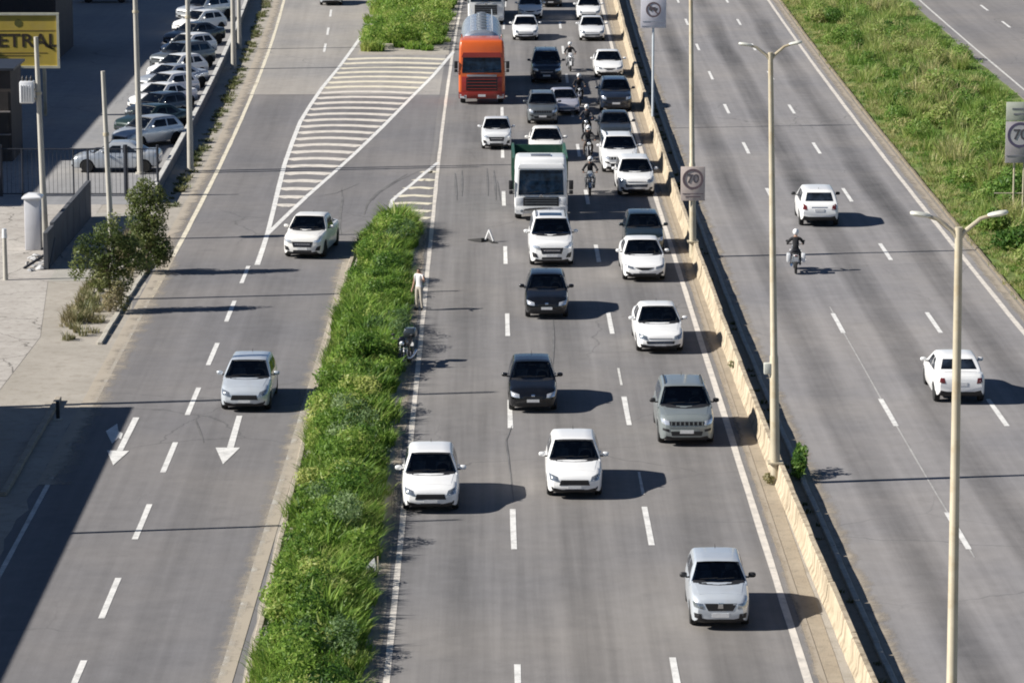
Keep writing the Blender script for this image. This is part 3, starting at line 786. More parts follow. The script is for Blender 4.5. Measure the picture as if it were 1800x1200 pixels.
_car_cache = {}
def car_parts(kind):
    if kind in _car_cache: return _car_cache[kind]
    P = dict(TYPES[kind]); V, F, MI = car_shell(P)
    L, W, H = P['L'], P['W'], P['H']; hw = W / 2
    paint0 = PAINT['white']
    me = mesh_of('body', V, F, [paint0, M_BLACK], mi=MI)
    bm = bmesh.new(); bm.from_mesh(me)
    mark = bm.faces.layers.int.new('gone'); bm.faces.ensure_lookup_table()
    for k in P['cut']: bm.faces[k][mark] = 1
    bmesh.ops.remove_doubles(bm, verts=bm.verts, dist=1e-5)
    bmesh.ops.recalc_face_normals(bm, faces=bm.faces)
    tree = BVHTree.FromBMesh(bm)
    bmesh.ops.delete(bm, geom=[f_ for f_ in bm.faces if f_[mark]], context='FACES')
    bm.to_mesh(me); bm.free()
    me.shade_smooth(); me.set_sharp_from_angle(angle=R(38))
    out = [('body', None, me, (0, 0, 0), 'paint', [])]
    DIRS = {'front': Vector((0, 1, 0)), 'rear': Vector((0, -1, 0)), 'left': Vector((1, 0, 0)), 'right': Vector((-1, 0, 0)), 'top': Vector((0, 0, -1))}
    def patch(name, quad, view, mat, nu=8, nv=4, off=0.006, skirt=0.012):
        """quad in the view plane -> panel that follows the shell, a few mm proud of it"""
        d = DIRS[view]; pts = []
        for j in range(nv + 1):
            for i in range(nu + 1):
                a, b2 = i / nu, j / nv
                q0 = [quad[0][k] * (1 - a) + quad[1][k] * a for k in (0, 1)]
                q1 = [quad[3][k] * (1 - a) + quad[2][k] * a for k in (0, 1)]
                q = [q0[k] * (1 - b2) + q1[k] * b2 for k in (0, 1)]
                o = {'front': (q[0], -9, q[1]), 'rear': (q[0], 9, q[1]), 'left': (-9, q[0], q[1]), 'right': (9, q[0], q[1]), 'top': (q[0], q[1], 9)}[view]
                hit, nrm, _, _ = tree.ray_cast(Vector(o), d)
                pts.append((hit, nrm) if hit is not None else None)
        good = [p for p in pts if p]
        if len(good) < len(pts) * 0.5: return None
        for k, p in enumerate(pts):
            if p is None: pts[k] = min(good, key=lambda q: abs(k - pts.index(q)))
        ax = 0 if view in ('left', 'right') else (2 if view == 'top' else 1)
        # no vertex may fall through to a surface behind
        med = sorted(p[0][ax] for p in pts)[len(pts) // 2]
        v = []
        for h, nn in pts:
            if nn.dot(d) > 0: nn = -nn
            v.append(h + nn * off)
        w = nu + 1; f = []
        for j in range(nv):
            for i in range(nu): f.append((j * w + i, j * w + i + 1, (j + 1) * w + i + 1, (j + 1) * w + i))
        rim = [i for i in range(nu)] + [j * w + nu for j in range(nv)] + [nv * w + i for i in range(nu, 0, -1)] + [j * w for j in range(nv, 0, -1)]
        k0 = len(v)
        for r in rim:
            h, nn = pts[r]
            if nn.dot(d) > 0: nn = -nn
            v.append(h - nn * skirt)
        n = len(rim)
        for k in range(n): f.append((rim[k], k0 + k, k0 + (k + 1) % n, rim[(k + 1) % n]))
        m = MB(); m.add(v, f)
        me2 = m.mesh(name, mat, smooth=50)
        # face outwards
        c = me2.polygons[nu * nv // 2]
        if c.normal.dot(d) > 0:
            for pl in me2.polygons: pl.flip()
        return me2
    def addp(name, quad, view, mat, key=None, subs=None, **kw):
        m = patch(name, quad, view, mat, **kw)
        if m is not None: out.append((name, None, m, (0, 0, 0), key, subs or []))
    belt, zc = P['belt'], P['zc']; T = lambda t: t - L / 2
    wr = P['wr'] * W
    gl = M_GLASSB if kind in ('suv', 'suv2') else M_GLASS
    scr = M_SCREENB if kind in ('suv', 'suv2', 'mini') else M_SCREEN
    wip = MB()
    for xa, xb in ((-.62, -.02), (-.05, .52)):
        ha = tree.ray_cast(Vector((xa * hw, -9, zc + .05)), DIRS['front'])[0]; hb = tree.ray_cast(Vector((xb * hw, -9, zc + .075)), DIRS['front'])[0]
        if ha and hb: wip.tube([ha + Vector((0, -.02, .02)), hb + Vector((0, -.02, .02))], .010, 4)
    addp('windshield', [(-hw * .90, zc + .02), (hw * .90, zc + .02), (wr - .045, H - .068), (-wr + .045, H - .068)], 'front', scr, None, [('wiper', wip.mesh('wiper', M_BLACK), None)], nu=10, nv=6, skirt=0.004)
    addp('scuttle', [(-hw * .84, zc - .012), (hw * .84, zc - .012), (hw * .86, zc + .035), (-hw * .86, zc + .035)], 'front', M_BLACK, nu=8, nv=1, off=.008)
    # cabin seen through the screen
    lv, lf = P['liner']
    out.append(('headliner', None, mesh_of('headliner', lv, lf, plain('headliner_cloth', (.30, .30, .30), .9)), (0, 0, 0), None, []))
    out.append(('cabin_floor', None, MB().box((0, T((P['tc'] + P['tb']) / 2), .42), (W * .80, P['tb'] - P['tc'] - .1, .04)).box((hw * .80, T((P['tc'] + P['tb']) / 2), .68), (.03, P['tb'] - P['tc'] - .2, .5)).box((-hw * .80, T((P['tc'] + P['tb']) / 2), .68), (.03, P['tb'] - P['tc'] - .2, .5)).mesh('cabin_floor', M_CABIN), (0, 0, 0), None, []))
    out.append(('dashboard', None, MB().box((0, T(P['tc'] + .36), zc - .12), (W * .80, .52, .18)).mesh('dashboard', M_CABIN, 40, .05), (0, 0, 0), None,
                [('steering_wheel', MB().lathe([(-.015, .19), (.015, .19), (.015, .16), (-.015, .16)], 18, 'Y', (hw * .42, T(P['tc'] + .72), zc - .03)).mesh('steering_wheel', M_BLACK, 40), None)]))
    for sx in (-1, 1):
        x0 = sx * hw * .43; t0 = P['rf'] - .02
        sm = MB().box((x0, T(t0 + .12), .58), (.46, .48, .16)).box((x0, T(t0 + .42), .86), (.44, .16, .52), rx=-.18)
        hr = MB().box((x0, T(t0 + .50), 1.20 if H < 1.6 else 1.30), (.24, .09, .16)).mesh('headrest', M_SEAT, 40, .03)
        out.append(('seat', None, sm.mesh('seat', M_SEAT, 40, .05), (0, 0, 0), None, [('headrest', hr, None)]))
    out.append(('rear_seat', None, MB().box((0, T(min(P['rr'] - .35, P['tb'] - .55)), .88), (W * .72, .18, .52), rx=-.2).mesh('rear_seat', M_SEAT, 40, .05), (0, 0, 0), None, []))
    out.append(('inside_mirror', None, MB().box((0, T(P['rf'] - .05), H - .17), (.22, .03, .07)).mesh('inside_mirror', M_BLACK, 40, .015), (0, 0, 0), None, []))
    rb = P['deck'] + (.05 if P['deck'] > belt + .02 or P.get('bed') else .10)
    addp('rear_window', [(hw * .70, rb), (-hw * .70, rb), (-wr + .11, H - .12), (wr - .11, H - .12)], 'rear', gl, nu=8, nv=5)
    tB = P['rf'] + (P['rr'] - P['rf']) * (0.55 if not P.get('bed') else 0.9)
    for sgn, view in ((-1, 'left'), (1, 'right')):
        q = [(T(P['tc'] + .52), belt + .03), (T(tB - .04), belt + .03), (T(tB - .05), H - .145), (T(P['rf'] + .13), H - .15)]
        if sgn > 0: q = [q[1], q[0], q[3], q[2]]
        addp('side_window', q, view, gl, nu=6, nv=4)
        if not P.get('bed'):
            q = [(T(tB + .05), belt + .04), (T(P['tb'] - .38), belt + .05), (T(P['rr'] - .14), H - .17), (T(tB + .05), H - .145)]
            if sgn > 0: q = [q[1], q[0], q[3], q[2]]
            addp('side_window', q, view, gl, nu=6, nv=4)
        doors = [(P['tf'] + P['R'] + .16, tB), (tB + .025, min(P['tr'] - P['R'] + .12, P['tb'] - .5))] if not P.get('bed') else [(P['tf'] + P['R'] + .16, P['tb'] - .12)]
        for a, b2 in doors:
            if b2 - a < .35: continue
            q = [(T(a), .33), (T(b2), .33), (T(b2), belt - .05), (T(a), belt - .05)]
            if sgn > 0: q = [q[1], q[0], q[3], q[2]]
            hm = MB().box((sgn * (hw + .005), T(b2 - .16), belt - .14), (.03, .17, .03)).mesh('handle', paint0, bevel=.008, seg=1)
            addp('door', q, view, paint0, 'paint', [('handle', hm, 'paint')], nu=6, nv=5, off=.005)
    addp('hood', [(-hw * .70, T(.26)), (hw * .70, T(.26)), (hw * .80, T(P['tc'] - .05)), (-hw * .80, T(P['tc'] - .05))], 'top', paint0, 'paint', nu=8, nv=6, off=.006)
    if P.get('bed'):
        addp('bed_cover', [(-hw * .78, T(P['tb'] + .14)), (hw * .78, T(P['tb'] + .14)), (hw * .78, T(L - .14)), (-hw * .78, T(L - .14))], 'top', M_BLACK, nu=6, nv=4)
    if P.get('sunroof'):
        addp('sunroof', [(-wr * .68, T(P['rf'] + .42)), (wr * .68, T(P['rf'] + .42)), (wr * .68, T(P['rf'] + 1.15)), (-wr * .68, T(P['rf'] + 1.15))], 'top', gl, nu=4, nv=3)
    if P['deck'] > belt + .02:
        addp('boot_lid', [(-hw * .62, T(P['tb'] + .06)), (hw * .62, T(P['tb'] + .06)), (hw * .62, T(L - .12)), (-hw * .62, T(L - .12))], 'top', paint0, 'paint', nu=6, nv=3)
    MM = {'K': M_BLACK, 'D': M_LAMPDARK, 'H': M_LAMPGLASS, 'P': M_PLATE, 'C': M_CHROME, 'B': paint0}
    zn = P['zn']
    for name, mk, mir, q in FACES[P['face']]:
        for sg in ((1, -1) if mir else (1,)):
            qq = [(x * hw * sg, z * zn) for x, z in q]
            if sg < 0: qq = [qq[1], qq[0], qq[3], qq[2]]
            subs = []
            if name == 'grille' and P['face'] == 'slots':
                for k in range(8):
                    xx = (-.54 + 1.08 * k / 7) * hw
                    hit = tree.ray_cast(Vector((xx, -9, zn * .87)), DIRS['front'])[0]
                    if hit: subs.append(('grille_bar', MB().box((xx, hit.y - .008, zn * .87), (.035, .02, zn * .12)).mesh('grille_bar', paint0), 'paint'))
            elif name == 'grille' and P['face'] in ('oval', 'big', 'wide'):
                zs = [c[1] for c in q]; xs = max(abs(c[0]) for c in q)
                for k in (1, 2):
                    bar = []
                    zz = zn * (min(zs) + (max(zs) - min(zs)) * k / 3)
                    for i in range(7):
                        h0 = tree.ray_cast(Vector(((-xs * .84 + 1.68 * xs * i / 6) * hw, -9, zz)), DIRS['front'])[0]
                        if h0: bar.append(h0 + Vector((0, -.008, 0)))
                    if len(bar) > 2: subs.append(('grille_bar', MB().tube(bar, .008, 4).mesh('grille_bar', M_CHROME if P['face'] != 'oval' else M_BLACK), None))
            addp(name, qq, 'front', MM[mk], 'paint' if mk == 'B' else None, subs, nu=6 if not mir else 5, nv=3, off=.010 if mk in 'PC' else .007)
    # tail
    zt_ = min(P['deck'], belt + .05)
    hatchy = P['deck'] <= belt + .02
    for sg in (1, -1):
        q = [(hw * .60, zt_ - .26), (hw * .84, zt_ - .24), (hw * .80, zt_ - .07 if not hatchy else zt_ + .0), (hw * .64, zt_ - .08)]
        q = [(x * sg, z) for x, z in q]
        if sg > 0: q = [q[1], q[0], q[3], q[2]]
        addp('taillight', q, 'rear', M_TAIL, nu=4, nv=3)
    addp('number_plate', [(.21, zt_ - .34), (-.21, zt_ - .34), (-.21, zt_ - .22), (.21, zt_ - .22)], 'rear', M_PLATE, nu=3, nv=2, off=.012)
    addp('rear_bumper_insert', [(hw * .72, .34), (-hw * .72, .34), (-hw * .74, .46), (hw * .74, .46)], 'rear', M_BLACK, nu=8, nv=2)
    if hatchy and not P.get('bed'):
        addp('tailgate_trim', [(hw * .40, zt_ - .17), (-hw * .40, zt_ - .17), (-hw * .40, zt_ - .13), (hw * .40, zt_ - .13)], 'rear', M_CHROME, nu=6, nv=1)
    for sg in (1, -1):
        m = MB(); ym = T(P['tc'] + .50); zm = belt + .10
        rings = []
        for k, (xx, s) in enumerate([(.0, .55), (.02, .85), (.07, 1.0), (.14, .95), (.18, .7), (.195, .35)]):
            rings.append([(sg * (hw + .035 + xx - .02), ym + math.cos(a) * .055 * s - .02 * xx, zm + math.sin(a) * .075 * s) for a in [2 * math.pi * j / 10 for j in range(10)]])
        m.loft(rings)
        arm = MB().box((sg * (hw - .015), ym, zm - .06), (.12, .05, .035)).mesh('mirror_arm', M_BLACK)
        out.append(('wing_mirror', None, m.mesh('wing_mirror', paint0, 40), (0, 0, 0), 'mirror', [('mirror_arm', arm, None)]))
    ty, ri = wheel_meshes(P['R'])
    for t in (P['tf'], P['tr']):
        for sg in (1, -1):
            out.append(('wheel', sg, ty, (sg * (hw - .125), T(t), P['R']), 'wheel', [('rim', ri, None)]))
    if P.get('rails'):
        for sg in (1, -1):
            pts = []
            for k in range(9):
                tt = P['rf'] + .25 + (P['rr'] - P['rf'] - .45) * k / 8
                h = tree.ray_cast(Vector((sg * (wr - .07), T(tt), 9)), DIRS['top'])[0]
                pts.append(h + Vector((0, 0, .045 if 0 < k < 8 else .0)))
            out.append(('roof_rail', None, MB().tube(pts, .018, 6).mesh('roof_rail', M_BLACK, 40), (0, 0, 0), None, []))
    h = tree.ray_cast(Vector((0, T(P['rr'] - .22), 9)), DIRS['top'])[0]
    out.append(('antenna', None, MB().tube([h, h + Vector((0, .09, .09))], [.012, .005], 5).mesh('antenna', M_BLACK), (0, 0, 0), None, []))
    _car_cache[kind] = (P, out)
    return _car_cache[kind]

def car(name, kind, colour, label, front=None, rear=None, rz=0.0, group=None, cat='car', mirror=None, lamps=None, scale=1.0, centre=None):
    """stand a car so that the ground point below its front (or rear) bumper is where it was surveyed; it drives towards -Y when rz = 0"""
    P, parts = car_parts(kind)
    fwd = Matrix.Rotation(rz, 3, 'Z') @ Vector((0, -1, 0))
    if front is not None: front = (front[0], front[1] + .24 * (front[1] + 586) * .0401)
    if rear is not None: rear = (rear[0], rear[1] + .16 * (rear[1] + 586) * .0401)
    if front is not None: loc = G(*front) - fwd * (P['L'] / 2 - .08) * scale
    elif rear is not None: loc = G(*rear) + fwd * (P['L'] / 2 - .10) * scale
    else: loc = Vector(centre)
    loc.z = 0.012
    root = empty(name, loc, rz); root.scale = (scale, scale, scale)
    tag(root, label, cat, group)
    pm = PAINT[colour]
    for nm, sg, me, l0, key, subs in parts:
        mt = pm if key == 'paint' else (PAINT.get(mirror, pm) if key == 'mirror' and mirror != 'plastic' else (M_BLACK if key == 'mirror' else None))
        if lamps and nm == 'headlight': mt = lamps
        o = put(nm, me, root, l0, (0, 0, math.pi if key == 'wheel' and sg < 0 else 0), mt)
        for sn, sm, sk in subs: put(sn, sm, o, mat=pm if sk == 'paint' else None)
    return root

HL = 'cars crawling in the jam on the main carriageway'
def road_angle(cv, px, py):
    y = G(px, py).y
    return -math.atan2(cv(y + 2) - cv(y - 2), 4.0)
# nearest first
car('hatchback', 'hatch', 'white', 'white hatchback with oval black grille hugging the left edge line beside the planted median', front=(757, 889), rz=R(0.6))
car('hatchback', 'hatch', 'white', 'white hatchback with oval black grille alone in the middle lane', front=(1010, 864), rz=R(-0.3))
car('compact_car', 'mini', 'ice', 'small silver-white car with dark chevron grille nearest the camera, beside the barrier', front=(1266, 1092), mirror='plastic', rz=R(-0.5))
car('sport_utility_vehicle', 'suv', 'sage', 'grey-green sport utility vehicle with slotted grille and roof rails beside the barrier', front=(1207, 772), mirror='plastic', rz=R(0.0))
car('hatchback', 'hatch2', 'black', 'black hatchback with pale headlights just behind the middle-lane white hatchback', front=(937, 714), rz=R(0.4), scale=0.98)
car('hatchback', 'hatch2', 'black', 'black hatchback following the white sunroof vehicle, its number plate bright', front=(961, 551), rz=R(-0.6))
car('saloon_car', 'sedan', 'white', 'white saloon in the lane along the barrier, behind the grey-green vehicle', front=(1161, 611), rz=R(0.8))
car('saloon_car', 'sedan2', 'white', 'white saloon with V-shaped grille hiding the dark teal car behind it', front=(1133, 486), rz=R(0.6))
car('sport_utility_vehicle', 'suv2', 'white', 'big white sport utility vehicle with a dark sunroof in front of the white truck', front=(970, 460), rz=R(0.3))
car('hatchback', 'hatch2', 'teal', 'dark teal car half hidden behind the white saloon with V-shaped grille', front=(1134, 437), rz=R(0.5), scale=1.0)
car('crossover', 'xover', 'white', 'white crossover with dark bumper just behind the dark teal car', front=(1119, 337), rz=R(1.0), cat='car')
car('sport_utility_vehicle', 'suv', 'white', 'tall white vehicle shifted left behind the white crossover', front=(1091, 297), rz=R(0.8))
car('saloon_car', 'sedan', 'slate', 'dark grey saloon with bright headlights beside the motorcyclist in white sleeves', front=(1083, 246), rz=R(0.5), lamps=M_LAMPGLASS)
car('sport_utility_vehicle', 'suv', 'navy', 'dark blue sport utility vehicle by the barrier with glinting headlights', front=(1083, 190), rz=R(0.3), lamps=M_LAMPGLASS)
car('saloon_car', 'sedan2', 'white', 'white saloon by the barrier beside the farthest motorcyclist', front=(1071, 131), rz=R(0.3))
car('saloon_car', 'sedan', 'pearl', 'white saloon at the top, nearer of the two white cars by the barrier', front=(1041, 67), rz=R(-0.5))
car('saloon_car', 'sedan', 'white', 'white saloon at the top edge, farther of the two white cars by the barrier', front=(1035, 31), rz=R(-0.8))
car('pickup', 'pickup', 'pearl', 'small silver pickup just in front of the orange tanker lorry', front=(873, 256), scale=0.88, rz=R(0.2), cat='pickup')
car('saloon_car', 'sedan', 'cream', 'white saloon tucked in behind the white truck with the green body', front=(961, 276), rz=R(0.2))
car('sport_utility_vehicle', 'suv', 'grey', 'grey sport utility vehicle at the edge of the tanker shadow', front=(954, 212), rz=R(0.1), scale=0.93, lamps=M_LAMPGLASS)
car('saloon_car', 'sedan', 'lilac', 'pale lilac-silver car edging across the lane line beside the grey vehicle', front=(997, 196), rz=R(6), scale=0.88)
car('sport_utility_vehicle', 'suv2', 'navy', 'dark navy sport utility vehicle standing in the shadow of the orange lorry', front=(961, 141), rz=R(0.1), lamps=M_LAMPGLASS)
car('saloon_car', 'sedan', 'white', 'white saloon at the top, nearer of the two beside the silver tank', front=(924, 66), rz=R(0.2))
car('saloon_car', 'sedan2', 'white', 'white saloon at the top edge, farther of the two beside the silver tank', front=(932, 29), rz=R(-0.4))
car('hatchback', 'hatch', 'slate', 'dark hatchback added in place of a shadow at the top edge beside the farther white saloon', front=(968, 8), rz=R(-0.5))  # added dark car shape, put where only a car shadow lies
# frontage road
car('pickup', 'pickup', 'cream', 'white pickup with dark grille at the tip of the hatched gore', front=(532, 446), rz=R(-7.5), cat='pickup', scale=0.97)
car('hatchback', 'hatch', 'ice', 'pale silver hatchback above the white road arrow on the frontage road', front=(430, 713), rz=R(-1.6))
car('hatchback', 'hatch2', 'silver', 'car at the top edge of the frontage road, only its bumper in view', front=(582, 5), rz=R(2))
# opposite carriageway, seen from behind
car('crossover', 'xover', 'white', 'white crossover driving away above the motorcyclist on the opposite carriageway', rear=(1440, 393), rz=math.pi - R(1.2), mirror='plastic')
car('saloon_car', 'sedan', 'white', 'white saloon driving away behind the right-hand lamp post', rear=(1688, 703), rz=math.pi - R(0.6))
# parked cars in the walled row, noses towards the yard
PK = [('sedan', 'silver', 'pale silver parked saloon standing side-on behind the yard fence, nearest of the car park', (206, 300), -92, None),
      ('hatch', 'silver', 'silver-grey parked car, first of the angled row by the low wall', (272, 255), -58, 1),
      ('sedan', 'green', 'dark parked saloon, second of the angled row by the low wall', (280, 232), -58, 1),
      ('hatch2', 'slate', 'slate parked car, third of the angled row by the low wall', (290, 211), -58, 1),
      ('sedan', 'white', 'white parked saloon, fourth of the angled row by the low wall', (297, 192), -58, 1),
      ('hatch', 'pearl', 'white parked hatchback, fifth of the angled row by the low wall', (305, 174), -58, 1),
      ('sedan2', 'silver', 'silver parked saloon, sixth of the angled row by the low wall', (313, 157), -58, 1),
      ('hatch2', 'white', 'white parked hatchback, seventh of the angled row by the low wall', (322, 139), -58, 1),
      ('suv', 'grey', 'grey parked vehicle, eighth of the angled row by the low wall', (331, 121), -58, 1),
      ('hatch', 'white', 'white parked hatchback, ninth of the angled row by the low wall', (341, 101), -58, 1),
      ('sedan', 'slate', 'dark parked saloon, tenth of the angled row by the low wall', (351, 79), -58, 1),
      ('hatch2', 'white', 'white parked hatchback near the top, eleventh of the angled row by the low wall', (360, 57), -58, 1),
      ('suv', 'silver', 'silver parked vehicle at the top edge, last of the angled row by the low wall', (368, 36), -58, 1)]
for kind, col, lab, px, ang, grp in PK:
    c = G(*px)
    if grp: c.x -= .35; ang = -40 + 3 * math.sin(c.y)
    car('parked_car', kind, col, lab, centre=(c.x, c.y, 0), rz=R(ang), group='cars parked along the low wall' if grp else None)
c = G(186, 4)
car('parked_car', 'hatch', 'blue', 'blue car parked in the deep shade at the top left', centre=(c.x, c.y, 0), rz=R(-90))

# ------------------------------------------------------------------ lorries
def cab_shell(name, W, Lc, z0, z1, mat, rake=0.10, bev=0.14, top_in=0.08):
    m = MB()
    zs = [z0, z0 + .5, z0 + (z1 - z0) * .48, z0 + (z1 - z0) * .85, z1]
    fr = [0.0, -.02, 0.0, rake * .6, rake + .12]; wi = [0, 0, 0, top_in * .4, top_in]
    rings = []
    for z, a, i in zip(zs, fr, wi):
        x = W / 2 - i
        rings.append([(-x, a, z), (x, a, z), (x, Lc, z), (-x, Lc, z)])
    m.loft(rings)
    me = m.mesh(name, mat)
    bm = bmesh.new(); bm.from_mesh(me); bmesh.ops.recalc_face_normals(bm, faces=bm.faces)
    es = [e for e in bm.edges if e.calc_face_angle(0) > 0.5]
    bmesh.ops.bevel(bm, geom=es, offset=bev, segments=4, affect='EDGES', profile=0.5)
    bm.to_mesh(me); tree = BVHTree.FromBMesh(bm); bm.free()
    me.shade_smooth(); me.set_sharp_from_angle(angle=R(35))
    return me, tree
def fpatch(tree, name, quad, mat, off=0.012, nu=8, nv=4, d=Vector((0, 1, 0)), src=lambda q: (q[0], -9, q[1])):
    v = []; nr = []
    for j in range(nv + 1):
        for i in range(nu + 1):
            a, b2 = i / nu, j / nv
            q = [(quad[0][k] * (1 - a) + quad[1][k] * a) * (1 - b2) + (quad[3][k] * (1 - a) + quad[2][k] * a) * b2 for k in (0, 1)]
            h, n2, _, _ = tree.ray_cast(Vector(src(q)), d)
            if h is None: h, n2 = (v[-1] if v else Vector(src(q)) + d * 9), -d
            v.append(h - d * off)
    w = nu + 1; f = []
    for j in range(nv):
        for i in range(nu): f.append((j * w + i, j * w + i + 1, (j + 1) * w + i + 1, (j + 1) * w + i))
    rim = list(range(nu)) + [j * w + nu for j in range(nv)] + [nv * w + i for i in range(nu, 0, -1)] + [j * w for j in range(nv, 0, -1)]
    k0 = len(v); v = v + [v[r] + d * (off + .015) for r in rim]
    for k in range(len(rim)): f.append((rim[k], k0 + k, k0 + (k + 1) % len(rim), rim[(k + 1) % len(rim)]))
    return MB().add(v, f).mesh(name, mat, 40)
def big_wheel(root, x, y, rad=0.50, wid=0.30):
    ty, ri = wheel_meshes(rad, wid)
    o = put('wheel', ty, root, (x, y, rad), (0, 0, 0 if x > 0 else math.pi)); put('rim', ri, o)
def truck_cab(root, W, Lc, z0, z1, mat, lowmat, ws, gr, vis=None, lampz=0.9, dark_split=None, badge=None):
    cab, tree = cab_shell('cab', W, Lc, z0, z1, mat)
    put('cab', cab, root)
    hw = W / 2
    o = put('windshield', fpatch(tree, 'windshield', [(-hw * .86, ws[0]), (hw * .86, ws[0]), (hw * .82, ws[1]), (-hw * .82, ws[1])], M_GLASSB, .012, 10, 6), root)
    h = ws[0] + .08
    w = MB()
    for x0, x1 in ((-.75, -.05), (.15, .85)):
        w.tube([(x0 * hw, -.05, h - .04), (x1 * hw, -.06, h + .1)], .014, 5)
    put('wiper', w.mesh('wiper', M_BLACK), o)
    gq = [(-hw * gr[2], gr[0]), (hw * gr[2], gr[0]), (hw * gr[2], gr[1]), (-hw * gr[2], gr[1])]
    o = put('grille', fpatch(tree, 'grille', gq, M_BLACK, .066), root)
    nb = 5
    for k in range(nb):
        z = gr[0] + (gr[1] - gr[0]) * (k + .5) / nb
        put('grille_bar', MB().box((0, -.085, z), (W * gr[2] * .94, .03, (gr[1] - gr[0]) * .035)).mesh('grille_bar', lowmat if lowmat != mat else M_LAMPDARK, bevel=.006, seg=1), o)
    if badge: put('badge', MB().lathe([(-.05, .01), (-.065, .09), (-.06, .10)], 14, 'Y', (0, -.0, badge)).mesh('badge', M_CHROME, 30), root)
    # bumper
    b = MB(); n = 12; rings = []
    for i in range(n + 1):
        x = -hw + W * i / n; bow = .10 * (1 - (2 * i / n - 1) ** 4)
        rings.append([(x, .30, .32), (x, -.02 - bow, .34), (x, -.08 - bow, .50), (x, -.06 - bow, z0 + .10), (x, .3, z0 + .12)])
    b.loft(rings)
    put('bumper', b.mesh('bumper', lowmat, 40, 0.0), root)
    put('number_plate', MB().box((0, -.195, .52), (.42, .02, .13)).mesh('number_plate', M_PLATE), root)
    for sg in (1, -1):
        l2 = MB().add([(sg * hw * .66, -.165, z0 - .26), (sg * hw * .95, -.10, z0 - .24), (sg * hw * .97, -.09, z0 + .0), (sg * hw * .66, -.165, z0 - .06),
                       (sg * hw * .66, -.05, z0 - .26), (sg * hw * .95, 0, z0 - .24), (sg * hw * .97, 0, z0 + .0), (sg * hw * .66, -.05, z0 - .06)],
                      [(0, 1, 2, 3), (4, 7, 6, 5), (0, 4, 5, 1), (1, 5, 6, 2), (2, 6, 7, 3), (3, 7, 4, 0)])
        put('headlight', l2.mesh('headlight', M_LAMPGLASS, bevel=.02, seg=2), root)
        put('fog_lamp', MB().lathe([(-.19, .05), (-.185, .06), (-.12, .06)], 12, 'Y', (sg * hw * .74, 0, .46)).mesh('fog_lamp', M_LAMPDARK, 30), root)
        mm = put('wing_mirror', MB().box((sg * (hw + .16), .02, ws[0] + .45), (.20, .10, .42)).box((sg * (hw + .16), .02, ws[0] + .12), (.18, .10, .18)).mesh('wing_mirror', M_BLACK, 40, .03), root)
        put('mirror_arm', MB().tube([(sg * (hw - .08), .12, ws[0] + .62), (sg * (hw + .15), .04, ws[0] + .60)], .018, 6).tube([(sg * (hw - .06), .12, ws[0] + .03), (sg * (hw + .15), .04, ws[0] + .05)], .018, 6).mesh('mirror_arm', M_BLACK), mm)
        dsrc = (lambda q, s=sg: (9 * s, q[0], q[1]))
        dd = Vector((-sg, 0, 0))
        put('side_window', fpatch(tree, 'side_window', [(.22, ws[0] + .02), (1.15, ws[0] + .02), (1.10, ws[1] - .06), (.34, ws[1] - .06)], M_GLASS, .010, 4, 4, dd, dsrc), root)
        d2 = put('door', fpatch(tree, 'door', [(.16, z0 + .15), (1.25, z0 + .15), (1.25, ws[0] - .04), (.16, ws[0] - .04)], mat, .008, 4, 4, dd, dsrc), root)
        put('handle', MB().box((sg * (hw + .02), 1.12, ws[0] - .18), (.04, .18, .05)).mesh('handle', M_BLACK), d2)
        put('step', MB().box((sg * (hw - .06), .62, .62), (.14, .5, .05)).box((sg * (hw - .06), .62, .40), (.14, .5, .05)).mesh('step', M_BLACK), root)
    if vis: put('sun_visor', fpatch(tree, 'sun_visor', [(-hw * .88, vis[0]), (hw * .88, vis[0]), (hw * .80, vis[1]), (-hw * .80, vis[1])], vis[2], .08, 8, 2), root)
    return tree

